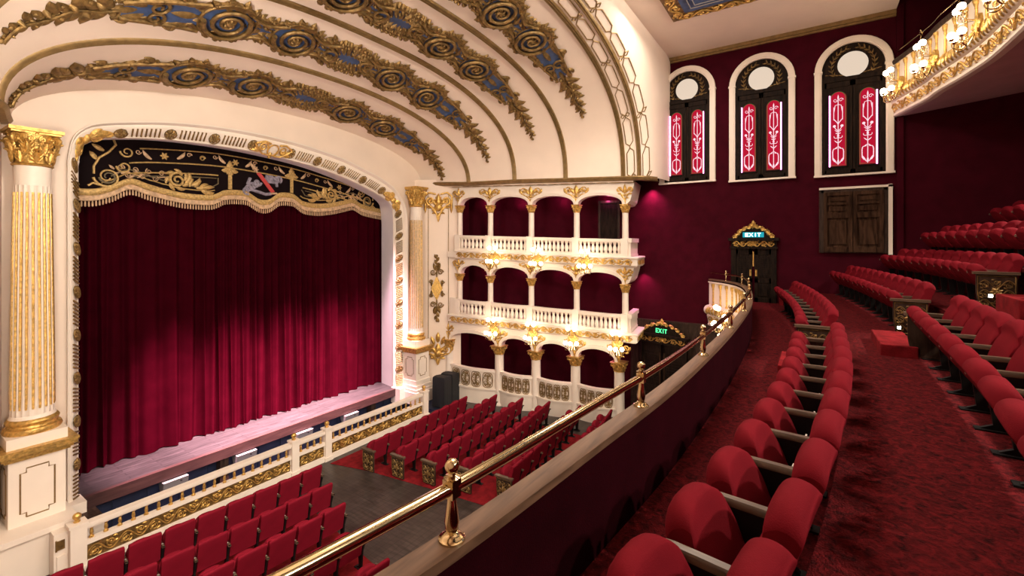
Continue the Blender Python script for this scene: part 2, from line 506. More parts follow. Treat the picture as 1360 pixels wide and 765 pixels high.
# gilded scroll bands
BANDS = [(13.72, 7.15, 'lowest gilded scroll band on the vault, directly above the stage arch'),
         (11.36, 7.45, 'second gilded scroll band on the vault counting up from the stage arch'),
         (9.20, 7.40, 'third gilded scroll band on the vault counting up from the stage arch'),
         (7.05, 7.30, 'fourth gilded scroll band on the vault, closest to the chain pattern strips')]
def halfw(s, tip):
    s = abs(s)
    if s > 5.55: return max(.05, .20*(1-((s-5.55)/(tip-5.55))**2)+.06)
    if s > 4.1: return .42-.16*(s-4.1)/1.45+.06*sin((s-4.1)*5)
    return .50+.13*cos(2*pi*s/1.65*1.0)
def scroll_band(Y0, tip, lab):
    rnd = random.Random(int(Y0*100))
    T = thing('gilded_scroll_band', lab, 'plaster ornament', 'gilded scroll bands on the vault')
    mm = lambda s, w, h: vmap(Y0, s, w, h)
    mb = MB(); rows = []
    for i in range(181):
        s = -5.35+10.7*i/180; w = halfw(s, tip)*.74
        rows.append([mm(s, -w, 0), mm(s, -w, .05)]+[mm(s, w*q/4, .05) for q in range(-3, 4)]+[mm(s, w, .05), mm(s, w, 0)])
    mb.grid(rows); mb.build('recess_panel', 'blue', T)
    mb = MB(); rows = []
    for i in range(361):
        s = -5.5+11*i/360; w = halfw(s, tip)*(.98+.07*sin(s*23)+.05*sin(s*41))
        hole = .55 if (.55 < abs(s) < 1.0 or 2.3 < abs(s) < 2.65 or 3.95 < abs(s) < 4.3 or abs(s) < .25) else 0
        for q in (0,): rows.append([mm(s, -w, 0), mm(s, -w, .07), mm(s, -w*max(hole, .72), .075), mm(s, -w*max(hole, .70), .03)])
    mb.grid(rows)
    mb.grid([[mm(s_, -q_[1], q_[2]) if False else q_ for q_ in r] for r in [[mm(-5.5+11*i/360, (halfw(-5.5+11*i/360, tip)*(.98+.07*sin(i*.7)+.05*sin(i*1.25)))*k, hh) for (k, hh) in ((1, 0), (1, .07), (.72, .075), (.70, .03))] for i in range(361)]])
    mb.build('relief_border', 'oldgold', T)
    # medallions
    for c in (-3.3, -1.65, 1.65, 3.3):
        mb = MB(); sg = 1 if c > 0 else -1
        lm = lambda u, v, h, c=c: mm(c+u, v, h)
        spiral(mb, lm, 0, 0, .56, .07, 2.6, 0 if sg > 0 else pi, .062, .11, sg, 7, 46)
        spiral(mb, lm, 0, 0, .64, .58, 1.0, 1.0, .04, .07, -sg, 6, 24)
        dome(mb, lm, 0, 0, .12, .16, 10, 3)
        for i in range(7): leaf(mb, lm, .0, .0, 2*pi*i/7, .20, .10, .13)
        for i in range(13):
            a = 2*pi*i/13
            leaf(mb, lm, .55*cos(a), .55*sin(a), a+sg*1.0, .28, .15, .10, -sg*.9)
            if i % 2: leaf(mb, lm, .36*cos(a), .36*sin(a), a+sg*1.5+pi, .18, .08, .08, sg*.8)
        for a in (.9, 1.35, 1.9, -.9, -1.35, -1.9):
            curl(mb, lm, .60*cos(a), .62*sin(a), a+.25*sg, .17, .026, .06, sg)
        mb.build('medallion', 'oldgold', T)
    # centre shell cartouche
    mb = MB()
    for sg in (1, -1):
        for k in range(9):
            a = pi/2*sg+(k-4)*.30
            leaf(mb, mm, .12*(k-4)*-sg, sg*.10, a, .50, .15, .12)
            for q in range(3):
                dome(mb, mm, .13*(k-4)*-sg+rnd.uniform(-.05, .05), sg*(.28+.13*q), .065, .13, 7, 2)
        spiral(mb, mm, sg*.62, .05*sg, .26, .05, 1.3, pi/2, .05, .10, sg, 6)
        leaf(mb, mm, sg*.78, sg*.30, pi/2+sg*.3, .45, .2, .12, sg*1.2); leaf(mb, mm, sg*.75, -sg*.28, -pi/2, .4, .16, .10, 1)
        curl(mb, mm, sg*.72, -sg*.45, -pi/2*sg, .14, .03, .06, sg)
    for k in range(15):
        a = 2*pi*k/15; dome(mb, mm, .40*cos(a), .22*sin(a), .05, .12, 6, 2)
    mb.build('shell_cartouche', 'oldgold', T)
    # links between medallions
    for c in (-2.48, 2.48, -.9, .9):
        mb = MB()
        for sg in (1, -1):
            path(mb, mm, [(c-.45, sg*.42), (c-.2, sg*.30), (c, sg*.24), (c+.2, sg*.30), (c+.45, sg*.42)], .045, .09, 6)
            leaf(mb, mm, c-.05, sg*.12, sg*.9, .38, .16, .10, -sg*1.2); leaf(mb, mm, c+.05, sg*.12, pi-sg*.9, .38, .16, .10, sg*1.2)
            for q in (-.36, -.16, .08, .28): leaf(mb, mm, c+q, sg*.34, sg*(1.2 if q < 0 else 1.9), .22, .12, .09, sg*.6); leaf(mb, mm, c+q*.8, sg*.06, sg*(.3+q), .30, .13, .09, sg*.9)
            curl(mb, mm, c, sg*.34, sg*pi/2, .16, .028, .06, sg); dome(mb, mm, c, sg*.12, .07, .12, 7, 2)
        mb.build('scroll_link', 'oldgold', T)
    # fan leaves then tails at both ends
    for sg in (1, -1):
        mb = MB()
        fm = lambda u, v, h, sg=sg: mm(sg*u, v, h)
        for q in (1, -1):
            path(mb, fm, [(3.85, q*.45), (4.2, q*.40), (4.6, q*.36), (5.0, q*.30), (5.4, q*.22)], .05, .08)
            spiral(mb, fm, 4.75, q*.16, .20, .04, 1.4, q*pi/2, .04, .10, q, 6)
            leaf(mb, fm, 4.05, q*.30, .4*q, .5, .20, .12, -q*.9); leaf(mb, fm, 4.25, q*.42, 1.0*q, .3, .14, .10, -q*1.2)
            leaf(mb, fm, 4.95, q*.12, .5*q, .45, .18, .12, -q); leaf(mb, fm, 5.15, q*.30, .8*q, .3, .13, .09, -q*1.2)
            curl(mb, fm, 4.45, q*.42, q*1.2, .15, .025, .06, q)
        leaf(mb, fm, 3.95, 0, 0, .6, .22, .13); leaf(mb, fm, 5.1, 0, 0, .5, .18, .12)
        mb.build('fan_leaf', 'oldgold', T)
        mb = MB()
        n = 9
        for k in range(n):
            t = k/n; u = 5.5+(tip-5.5)*t; w = .26*(1-t)**.6+.05; q = 1 if k % 2 else -1
            leaf(mb, fm, u, q*w*.1, q*.65, w*1.7, w*.8, .10*(1-t*.5), q*.9); leaf(mb, fm, u+.05, -q*w*.1, -q*.5, w*1.4, w*.7, .11*(1-t*.5), -q*.8)
            dome(mb, fm, u, -q*w*.35, w*.30, .13, 7, 2)
            if k % 2 == 0: curl(mb, fm, u, q*w*.6, q*1.0, .10*(1-t*.4), .02, .05, q)
        path(mb, fm, [(5.4+(tip-5.4)*i/12, .05*sin(i*1.1)) for i in range(13)], .03, .08)
        mb.ball(fm(tip, 0, .05), .05, 7, 5)
        mb.build('leaf_tail', 'oldgold', T)
for b in BANDS: scroll_band(*b)

# proscenium wall with arched opening ------------------------------------------------
FO = [(3.20, .7), (3.20, 9.45), (3.28, 9.95), (3.46, 10.24), (3.80, 10.45), (4.82, 10.71), (5.7, 10.85), (6.7, 10.93), (7.82, 10.94), (9.12, 10.87), (10.62, 10.66), (11.64, 10.40), (12.77, 10.03), (13.46, 9.63), (13.90, 9.05), (14.03, 8.3), (14.05, .7)]
FI = [(3.44, .7), (3.44, 9.40), (3.53, 9.88), (3.70, 10.05), (4.0, 10.18), (4.91, 10.34), (5.8, 10.42), (6.83, 10.45), (7.9, 10.43), (9.3, 10.32), (10.4, 10.16), (11.4, 9.93), (12.5, 9.58), (13.2, 9.28), (13.5, 8.95), (13.57, 8.3), (13.57, .7)]
def dens(P):
    out = []
    for a, b in zip(P, P[1:]):
        k = max(1, int(hypot(b[0]-a[0], b[1]-a[1])/.06))
        for i in range(k): out.append((a[0]+(b[0]-a[0])*i/k, a[1]+(b[1]-a[1])*i/k))
    out.append(P[-1]); return out
def fpath(P):
    arch = crom(P[1:-1], 10)
    return [P[0]]+arch+[P[-1]]
NP = 241
PO, LO = resample(dens(fpath(FO)), NP)
PI, _ = resample(dens(fpath(FI)), NP)
PW = [(p[0]+.0, p[1]+.0) for p in PI]
PB = []
for p in PI:
    PB.append((p[0]+(.24 if p[0] < 5 and p[1] < 9.6 else .24*max(0, (6-p[0])/3)*(1 if p[0] < 6 else 0)) if p[0] < 8 else p[0]+(.18 if p[0] > 13 else .18*max(0, (p[0]-11)/2)), p[1]+(.10 if p[1] > 9 else 0)))
# wall surface: opening outline to vault outline
outer = [(2.0, .0), (2.0, 10.17)]
sec = vsec(14.85)[0][::-1]
outer += [(p[0], p[1]) for p in sec] + [(15.2, 10.17), (15.2, .0)]
OW, _ = resample(dens(outer), NP)
mb = MB()
mb.grid([[(p[0], 14.85, p[1]) for p in PO], [(p[0]*.5+q[0]*.5, 14.85, p[1]*.5+q[1]*.5) for p, q in zip(PO, OW)], [(q[0], 14.85, q[1]) for q in OW]])
struct(mb.build('wall_proscenium', 'cream', smooth=0), 'cream proscenium wall around the stage opening', 'wall')

# frame
FR = thing('proscenium_frame', 'white moulded stage arch frame with gold rosettes and fluting', 'frame')
st = []
def lerp2(a, b, t): return (a[0]+(b[0]-a[0])*t, a[1]+(b[1]-a[1])*t)
def fs(i, t, lift=0.0):
    """point on decorated splay; i path index, t 0 outer..1 inner"""
    p = lerp2(PO[i], PI[i], t)
    return (p[0], 14.85+.28*t-lift, p[1])
mb = MB(); rows = []
for k, (t, l) in enumerate(((-.10, .02), (-.08, .07), (0, .09), (.06, .05), (.12, .0), (.2, .03), (.35, .055), (.5, .065), (.65, .055), (.8, .03), (.88, .0), (.94, .04), (1.0, .05), (1.04, .0))):
    rows.append([fs(i, t, l) for i in range(NP)])
mb.grid(rows); mb.build('splayed_face', 'white', FR, 35)
mb = MB()
mb.grid([[(p[0], 15.12, p[1]) for p in PI], [(lerp2(p, q, .5)[0], 15.6, lerp2(p, q, .5)[1]) for p, q in zip(PI, PB)], [(q[0], 16.1, q[1]) for q in PB]])
mb.build('reveal', 'lilac', FR, 50)
def fmap(i0f, w, h, du=0):
    """index float along path; w across (metres, + inward), h out"""
    i = min(max(i0f, 0), NP-1.001); k = int(i); q = i-k
    a = fs(k, .5+w/.5, .0); b = fs(k+1, .5+w/.5, .0)
    p = [a[j]+(b[j]-a[j])*q for j in range(3)]
    # normal approx: towards opening centre and the house
    c = (8.6, 11.5, 5.5 if p[2] < 9 else 3.0)
    n = [c[j]-p[j] for j in range(3)]
    if p[2] < 9: n[2] = 0
    else: n[0] *= .3
    n[1] *= .9
    L = sqrt(sum(x*x for x in n)); n = [x/L for x in n]
    hh = h+.062
    return tuple(p[j]+n[j]*hh for j in range(3))
step = LO/(NP-1)
pitch = 1.02
nr = int(LO/pitch)
def fl(s0): return lambda u, v, h: fmap((s0+u)/step, v, h)
corner = [None]
cl = LO
# arclength positions of the two corners
iL = min(range(NP), key=lambda i: abs(PO[i][0]-3.5)+abs(PO[i][1]-10.25)); iR = min(range(NP), key=lambda i: abs(PO[i][0]-13.55)+abs(PO[i][1]-9.5))
sL, sR = iL*step, iR*step
iC = min(range(NP), key=lambda i: abs(PO[i][0]-8.25)+(0 if PO[i][1] > 9 else 9)); sC = iC*step
ros = []
for seg0, seg1 in ((0.35, sL-.75), (sL+.75, sC-.65), (sC+.65, sR-.75), (sR+.75, LO-.35)):
    n = max(2, int(round((seg1-seg0)/1.02)))
    for k in range(n+1): ros.append(seg0+(seg1-seg0)*k/n)
    for k in range(n):
        mb = MB(); a = seg0+(seg1-seg0)*k/n; b = seg0+(seg1-seg0)*(k+1)/n
        for q in range(7):
            s = a+.26+(b-a-.52)*q/6
            path(mb, fl(s), [(0, -.13), (0, -.06), (0, .06), (0, .13)], .022, .004, 5)
        mb.build('flute_set', 'oldgold', FR)
for s in ros:
    mb = MB(); rosette(mb, fl(s), 0, 0, .155, .06, 8); spiral(mb, fl(s), 0, 0, .15, .14, 1, 0, .02, .02, 1, 5, 14); mb.build('rosette', 'oldgold', FR)
for s in (sL, sR):
    mb = MB(); q = fl(s)
    for sg in (1, -1):
        leaf(mb, q, sg*.05, 0, 0 if sg > 0 else pi, .55, .30, .10); spiral(mb, q, sg*.25, .05, .12, .03, 1.3, 0, .025, .05, sg)
        leaf(mb, q, sg*.1, .05, .8 if sg > 0 else pi-.8, .3, .15, .08, -sg); leaf(mb, q, sg*.1, -.05, -.8 if sg > 0 else pi+.8, .3, .15, .08, sg)
        leaf(mb, q, sg*.35, 0, .5 if sg > 0 else pi-.5, .3, .14, .08, -sg)
    dome(mb, q, 0, 0, .12, .1); mb.build('corner_acanthus', 'gold', FR)
mb = MB(); q = fl(sC)
spiral(mb, q, 0, 0, .17, .17, 1, 0, .035, .07, 1, 6, 18)
for sg in (1, -1):
    spiral(mb, q, sg*.34, -.05, .14, .03, 1.4, 0, .035, .07, sg); path(mb, q, [(sg*.15, -.18), (sg*.35, -.22), (sg*.6, -.12)], .035, .07); leaf(mb, q, sg*.3, .05, .2 if sg > 0 else pi-.2, .4, .16, .1)
    path(mb, q, [(sg*.1, .16), (sg*.3, .15), (sg*.5, .02), (sg*.62, -.1)], .035, .07)
leaf(mb, q, 0, .1, pi/2, .2, .14, .1); mb.build('crown_cartouche', 'gold', FR)
for X0, X1 in ((13.5, 14.15), (3.1, 3.5)):
    mb = MB(); mb.box(X0, X1, 14.66, 15.2, F0, 1.25); mb.build('plinth_block', 'white', FR, 0)
# ================================================================== COLUMNS
def capital_mb(mb, r, H, seg=16, c=(0, 0, 0), nl=8, square=None):
    """Corinthian capital, bottom at z=0"""
    mb.lathe([(r*1.08, 0), (r*1.16, H*.03), (r*1.08, H*.07), (r*.98, H*.08), (r*1.0, H*.45), (r*1.12, H*.7), (r*1.3, H*.84), (r*1.3, H*.86)], c, seg)
    ab = r*1.32
    for z0, z1, k in ((.86, .91, 1.0), (.91, 1.0, 1.10)):
        mb.box(c[0]-ab*k, c[0]+ab*k, c[1]-ab*k, c[1]+ab*k, c[2]+H*z0, c[2]+H*z1)
    for ring, (z0, L, off) in enumerate(((.08, .36, 0), (.30, .38, .5))):
        for i in range(nl):
            a = 2*pi*(i+off)/nl
            def m(u, v, h, a=a):
                rr = r*1.02+h+max(0, v-.25*H)*.30
                return (c[0]+rr*cos(a)-u*sin(a), c[1]+rr*sin(a)+u*cos(a), c[2]+v)
            leaf(mb, m, 0, H*z0, pi/2, H*L, r*.34, r*.22, 0, 5, 4)
            for q in (1, -1):
                for (k, l) in ((.1, .20), (.35, .22), (.6, .2)): leaf(mb, m, q*r*.08, H*(z0+L*k), pi/2-q*.75, H*l, r*.22, r*.16, q*.5, 4, 3)
            dome(mb, m, 0, H*(z0+L-.02), r*.13, r*.36, 7, 2)
    for i in range(4):
        a = pi/4+pi/2*i
        def m(u, v, h, a=a): return (c[0]+(r*1.15+u)*cos(a)-h*sin(a), c[1]+(r*1.15+u)*sin(a)+h*cos(a), c[2]+v)
        spiral(mb, m, r*.34, H*.70, r*.34, r*.05, 1.8, pi*.9, r*.13, 0, -1, 7)
        path(mb, m, [(-.1*r, H*.42), (0, H*.55), (r*.02, H*.68)], r*.09, 0)
    for i in range(4):
        a = pi/2*i
        def m(u, v, h, a=a): return (c[0]+(r*1.25+h)*cos(a)-u*sin(a), c[1]+(r*1.25+h)*sin(a)+u*cos(a), c[2]+v)
        rosette(mb, m, 0, H*.9, r*.2, r*.15, 6)
        for s in (1, -1): spiral(mb, m, s*r*.30, H*.72, r*.20, r*.03, 1.5, pi/2, r*.08, r*.02, s, 6)

def big_column(x, y, z_ped, z_shaft0, z_shaft1, z_cap, r0, r1, lab, name, front=13.3, pw=.44):
    """z_ped pedestal moulding top; fluted shaft z_shaft0..z_shaft1; capital up to z_cap"""
    T = thing(name, lab, 'column', loc=(x, y, 0))
    mb = MB()
    n = 20
    rows = []
    for k in range(13):
        t = k/12; z = z_shaft0+(z_shaft1-z_shaft0)*t
        r = r0+(r1-r0)*t**1.4
        row = []
        for j in range(n*6):
            a = 2*pi*j/(n*6); q = (j % 6)/6
            fl = .10*sin(pi*q) if .04 < t < .96 else 0
            row.append((r*(1-fl)*cos(a), r*(1-fl)*sin(a), z))
        rows.append(row)
    mb.grid(rows, closed_v=True)
    mb.lathe([(r1*1.0, z_shaft1), (r1, z_shaft1+.42), (r1*1.02, z_shaft1+.42)], seg=40)
    mb.build('shaft', 'white', T, 30)
    mb = MB()
    for j in range(n):
        a = 2*pi*(j+.5)/n+.0
        pts = []; 
        for k in range(9):
            t = .03+.94*k/8; z = z_shaft0+(z_shaft1-z_shaft0)*t; r = (r0+(r1-r0)*t**1.4)*.955
            pts.append((r*cos(a), r*sin(a), z))
        mb.tube(pts, r1*.085, 5)
    g = mb.build('gilded_fluting', 'gold', T)
    mb = MB(); capital_mb(mb, r1, z_cap-z_shaft1-.42); o = mb.build('capital', 'gold', T); o.location = (0, 0, z_shaft1+.42)
    mb = MB(); b0 = z_shaft0-.36
    mb.lathe([(r0*1.30, b0), (r0*1.36, b0+.05), (r0*1.30, b0+.11), (r0*1.16, b0+.13), (r0*1.13, b0+.17), (r0*1.20, b0+.20), (r0*1.23, b0+.24), (r0*1.16, b0+.28), (r0*1.08, b0+.30)], seg=40)
    mb.build('base_mouldings', 'gold', T)
    mb = MB()
    mb.lathe([(r0*1.08, b0+.30), (r0*1.02, b0+.36), (r0, b0+.37)], seg=40)
    mb.box(-pw*.98, pw*.98, -pw*.98, pw*.98, z_ped, b0)
    mb.box(-pw*.92, pw*.92, -pw*.92, pw*.92, F0+.95, z_ped-.25)
    for k, (e, za, zb) in enumerate(((.0, F0+.75, F0+.97), (.05, F0+.62, F0+.76), (.09, F0+.5, F0+.62), (.13, F0, F0+.5))):
        mb.box(-pw-e, pw+e, -pw-e, pw+e, za, zb)
    mb.build('pedestal', 'white', T, 0)
    mb = MB()
    for e, za, zb in ((.03, -.25, -.20), (.07, -.20, -.13), (.13, -.13, -.04), (.15, -.04, 0)):
        mb.box(-pw-e, pw+e, -pw-e, pw+e, z_ped+za, z_ped+zb)
    mb.build('pedestal_cornice', 'gold', T, 0)
    mb = MB()
    for (U, N) in (((1, 0, 0), (0, -1, 0)), ((0, -1, 0), (-1, 0, 0)), ((0, 1, 0), (1, 0, 0))):
        m = frame((N[0]*pw*.92, N[1]*pw*.92, 0), U, (0, 0, 1), N)
        a, z0, z1, c = pw*.55, F0+1.15, z_ped-.45, .09
        path(mb, m, [(-a+c, z0), (a-c, z0), (a-c, z0+c), (a, z0+c), (a, z1-c), (a-c, z1-c), (a-c, z1), (-a+c, z1), (-a+c, z1-c), (-a, z1-c), (-a, z0+c), (-a+c, z0+c), (-a+c, z0)], .015, .0, 4)
    mb.build('panel_line', 'ribgold', T)
    return T
big_column(2.50, 14.18, 3.22, 3.80, 8.72, 9.93, .345, .29, 'tall white fluted column with gilded Corinthian capital between stage arch and picture edge, large pedestal', 'fluted_column', pw=.47)
big_column(14.32, 14.52, 3.0, 3.62, 8.62, 9.92, .30, .255, 'slimmer looking fluted column with gilded capital between stage arch and opera boxes', 'fluted_column', pw=.42)
# wide plinth under the front column
mb = MB(); mb.box(1.75, 2.98, 13.28, 14.9, F0-.02, F0+.95); mb.box(1.68, 3.04, 13.20, 14.9, F0+.88, F0+1.0)
struct(mb.build('trim_11', 'white', smooth=0), 'white plinth course under the tall fluted column', 'plinth')

# splay wall between pilaster and boxes, and near side walls
A_ = (15.68, 13.13); B_ = (16.8, 5.9)
def strip_wall(name, pts, z0, z1, material, lab, th=0.0):
    mb = MB(); mb.grid([[(p[0], p[1], z0) for p in pts], [(p[0], p[1], z1) for p in pts]])
    return struct(mb.build(name, material, smooth=0), lab, 'wall')
SW0, SW1 = (14.55, 14.86), (15.72, 13.15)
strip_wall('wall_splay', [SW0, SW1], 0, 10.3, 'cream', 'narrow cream wall with gold ornaments between the stage column and the opera boxes')
strip_wall('wall_near', [(2.15, 14.9), (1.7, 12.6), (1.1, 8.4), (.55, 5.0), (-.95, 4.6), (-.95, -9.5)], 0, 16, 'cream', 'cream side wall beside the tall fluted column')
# wall panel lines and gold ornaments on the splay wall
dx, dy = SW1[0]-SW0[0], SW1[1]-SW0[1]; LS = hypot(dx, dy); sU = (dx/LS, dy/LS, 0); sN = (-dy/LS*-1, -dx/LS, 0)
sN = (dy/LS, -dx/LS, 0)
if sN[0] > 0: sN = (-sN[0], -sN[1], 0)
def swm(t, z): return frame((SW0[0]+sU[0]*t+sN[0]*.02, SW0[1]+sU[1]*t+sN[1]*.02, z), sU, (0, 0, 1), sN)
mb = MB()
for t in (.62, 1.52): path(mb, swm(t, 0), [(0, 2.6), (0, 9.6)], .018, 0, 4)
struct(mb.build('trim_12', 'oldgold', smooth=30), 'pair of thin gold lines framing the ornaments on the splay wall', 'trim')
o = thing('gilded_wall_cartouche', 'gilded leafy cartouche under the vault foot beside the stage column capital', 'wall ornament', 'gilded ornaments on the splay wall')
mb = MB(); m = swm(1.07, 8.45)
flourish(mb, m, 1.15, 1.25, .045, .05); 
for s in (1, -1):
    path(mb, m, [(s*.1, 1.2), (s*.4, 1.28), (s*.62, 1.1), (s*.6, .8)], .04, .05); leaf(mb, m, s*.58, .9, -pi/2, .55, .14, .08)
mb.build('acanthus_relief', 'gold', o)
mb = MB(); dome(mb, m, 0, .62, .19, .12); rosette(mb, m, 0, .95, .2, .1); mb.build('boss', 'gold', o)
o = thing('gilded_wall_drop', 'tall gilded diamond drop ornament midway up the splay wall', 'wall ornament', 'gilded ornaments on the splay wall')
mb = MB(); m = swm(1.0, 5.45)
mb.prism([(0, -.55), (.26, 0), (0, .55), (-.26, 0)], m, 0, .05); mb.prism([(0, -.36), (.16, 0), (0, .36), (-.16, 0)], m, 0, .09)
mb.build('diamond_boss', 'gold', o, 20)
for q in (1, -1):
    mb = MB()
    for s in (1, -1):
        spiral(mb, m, s*.17, q*.72, .13, .03, 1.4, 0, .03, .05, s*q); spiral(mb, m, s*.26, q*.30, .09, .02, 1.3, 0, .025, .05, -s*q)
        leaf(mb, m, s*.05, q*.8, q*(pi/2)-s*.3*q, .35, .14, .09); leaf(mb, m, s*.24, q*.1, q*pi/2, .3, .1, .07)
    for k in range(5): leaf(mb, m, 0, q*(.85+.12*k), q*pi/2+.5*(-1)**k, .22, .13, .08)
    dome(mb, m, 0, q*1.45, .06, .06); path(mb, m, [(0, q*.5), (0, q*1.45)], .03, .03)
    mb.build('leaf_scrolls', 'oldgold', o)
o = thing('gilded_wall_crest', 'gilded pyramid shaped crest on the splay wall just above the black covered cabinets', 'wall ornament', 'gilded ornaments on the splay wall')
mb = MB(); m = swm(1.05, 2.05); flourish(mb, m, 1.3, .95, .05, .05)
for s in (1, -1): leaf(mb, m, s*.15, .9, pi/2-s*.4, .4, .16, .09); curl(mb, m, s*.5, .85, pi/2, .18, .03, .05, -s)
leaf(mb, m, 0, 1.0, pi/2, .45, .2, .1); mb.build('acanthus_relief', 'gold', o)
mb = MB(); dome(mb, m, 0, .5, .17, .14); mb.build('boss', 'gold', o)

# ================================================================== STAGE
SY = 14.95; SZ = 1.22
mb = MB(); mb.box(2.9, 14.4, 15.06, 20, SZ-.05, SZ); struct(mb.build('floor_stage', 'stagewood', smooth=0), 'stage floorboards washed with pink light', 'floor')
mb = MB(); mb.box(3.35, 13.75, SY-.02, 15.06, SZ-.30, SZ+.004)
struct(mb.build('trim_13', 'stagelip', smooth=0), 'reddish timber edge of the stage', 'trim')
mb = MB(); mb.box(3.2, 13.9, 15.30, 15.36, -.6, SZ-.06)
for k in range(14): mb.box(3.4+k*.75, 3.4+k*.75+.6, 15.27, 15.31, -.3, .82)
struct(mb.build('wall_stage_front', 'navy', smooth=0), 'navy panelled wall below the stage edge', 'wall')
mb = MB(); mb.box(1.5, 15.0, 12.8, 15.4, -.7, -.6); struct(mb.build('floor_pit', 'navy', smooth=0), 'dark floor of the sunken orchestra pit', 'floor')
mb = MB(); mb.box(1.5, 2.95, 12.95, 15, -.6, F0-.05); mb.box(13.95, 15, 12.95, 15, -.6, F0-.05); struct(mb.build('wall_pit_ends', 'navy', smooth=0), 'navy end walls of the orchestra pit', 'wall')
for k, x in enumerate((6.75, 12.4)):
    mb = MB(); mb.box(x-.12, x+.12, 15.02, 15.28, -.6, SZ-.30)
    struct(mb.build('trim_%d' % (14+k), 'darkwood', smooth=0), 'brown timber post under the stage edge, %s' % ('between the first two white boxes' if k == 0 else 'beside the far jamb'), 'post')
# small white boxes hung below the stage edge
for k, (u, lab) in enumerate(((5.42, 'first'), (7.33, 'second'), (9.29, 'third'), (11.24, 'fourth'))):
    T = thing('stage_monitor_box', 'pale grey slanted box under the stage edge, %s of the four from the tall column' % lab, 'monitor box', 'pale boxes under the stage edge', (u, 14.98, .62))
    mb = MB(); P = [(0, 0), (.30, .08), (.30, .28), (0, .28)]
    mb.prism([(-.30, .0), (.30, .0), (.30, .26), (-.30, .26)], lambda x, z, h: (x, -.02-h*(1 if z > .1 else .55), z), -.25, .14)
    mb.build('cabinet', 'greypaint', T, 0)
    mb = MB(); m = frame((0, -.145, .17), (1, 0, 0), (0, 0, 1), (0, -1, 0)); dome(mb, m, .12, .02, .03, .02, 10, 2); mb.build('socket', 'black', T)
# white block with dark top at the pit corner
T = thing('stage_corner_block', 'white block with a dark timber top at the pit corner beside the tall column', 'block', loc=(3.45, 14.35, 0))
mb = MB(); mb.box(-.28, .22, -.3, .3, -.6, .92); mb.build('body', 'white', T, 0)
mb = MB(); mb.box(-.31, .24, -.34, .45, .92, .98); mb.build('top', 'darkwood', T, 0)

# curtain
T = thing('stage_curtain', 'tall crimson velvet stage curtain hanging in deep folds, pink lit at its hem', 'curtain', loc=(0, 0, 0))
rnd = random.Random(3)
folds = []
for (x0, x1, nm) in ((3.05, 7.15, 'curtain_leaf'), (7.05, 14.4, 'curtain_leaf')):
    mb = MB(); rows = []
    ph = 0; phs = []
    n = int((x1-x0)/.016)
    for i in range(n+1):
        ph += .016*(2*pi/.27)*(1+.32*sin(i*.011+x0)+.22*sin(i*.029+2*x0)); phs.append(ph)
    for k in range(15):
        t = k/14; z = SZ+.012+t*(10.75-SZ); row = []
        for i in range(n+1):
            x = x0+(x1-x0)*i/n
            amp = (.088+.022*sin(x*2.1+1))*(1-.40*t)
            y = 16.56-(x-3.8)*.03+amp*(sin(phs[i])+.35*sin(phs[i]*.5+1.3+t*.6)+.2*sin(phs[i]*2.1+t))
            y += .06*(1-t)**3*sin(x*3.1)
            xx = x+.05*sin(phs[i]*.5+t*2)*(1-t)
            row.append((xx, y, z+(.012*sin(phs[i]*.5)+.008 if k == 0 else 0)))
        rows.append(row)
    mb.grid(rows); mb.build(nm, 'curtain', T, 180)

# valance -----------------------------------------------------------------
VB = [(3.45, 8.72), (3.64, 8.70), (4.0, 8.72), (4.36, 8.86), (4.77, 9.09), (5.21, 8.97), (5.7, 8.86), (6.16, 8.79), (6.79, 8.79), (7.05, 8.88), (7.23, 8.98), (7.55, 9.03), (7.95, 9.02), (8.15, 8.92), (8.35, 8.80), (8.55, 8.77), (8.75, 8.82), (8.95, 8.97), (9.13, 9.08), (9.56, 9.09), (9.75, 9.0), (10.01, 8.84), (10.4, 8.79), (10.8, 8.80), (11.3, 8.88), (11.8, 9.0), (12.2, 9.10), (12.45, 9.03), (12.7, 8.92), (13.2, 8.83), (13.95, 8.74)]
vb = crom(VB, 8)
T = thing('stage_valance', 'black velvet scalloped valance with gold scroll embroidery and tasselled fringe above the curtain', 'valance')
def vw(x): return 16.16+.02*sin(x*2.5)
vm_ = lambda u, v, h: (u, vw(u)-.012-h, v)
mb = MB()
rows = []
for k in range(7):
    t = k/6; rows.append([(p[0], vw(p[0])+.03*sin(p[0]*9)*(.3+t*.3), p[1]+(10.95-p[1])*t) for p in vb])
mb.grid(rows); mb.build('cloth', 'valance', T, 180)
mb = MB()
for d, r in ((.30, .028), (.36, .02)): path(mb, vm_, [(p[0], p[1]+d-.22) for p in vb], r, .012, 5)
rows = [[vm_(p[0], p[1]+.05, .01) for p in vb], [vm_(p[0], p[1]+.09, .03) for p in vb], [vm_(p[0], p[1]+.19, .03) for p in vb], [vm_(p[0], p[1]+.23, .01) for p in vb]]
mb.grid(rows); mb.build('gold_braid', 'embgold', T)
mb = MB()
rows = [[vm_(p[0], p[1]-.10, .0) for p in vb], [vm_(p[0], p[1]-.08, .03) for p in vb], [vm_(p[0], p[1]+.03, .03) for p in vb], [vm_(p[0], p[1]+.05, .01) for p in vb]]
mb.grid(rows); mb.build('fringe_heading', 'fringe', T)
mb = MB()
fr, Lf = resample(vb, 150)
for p in fr:
    mb.lathe([(.012, -.25), (.022, -.23), (.020, -.13), (.008, -.10), (.008, -.08)], (p[0], vw(p[0])-.03, p[1]), 6)
o = mb.build('tassel_fringe', 'fringe', T); o['kind'] = 'stuff'
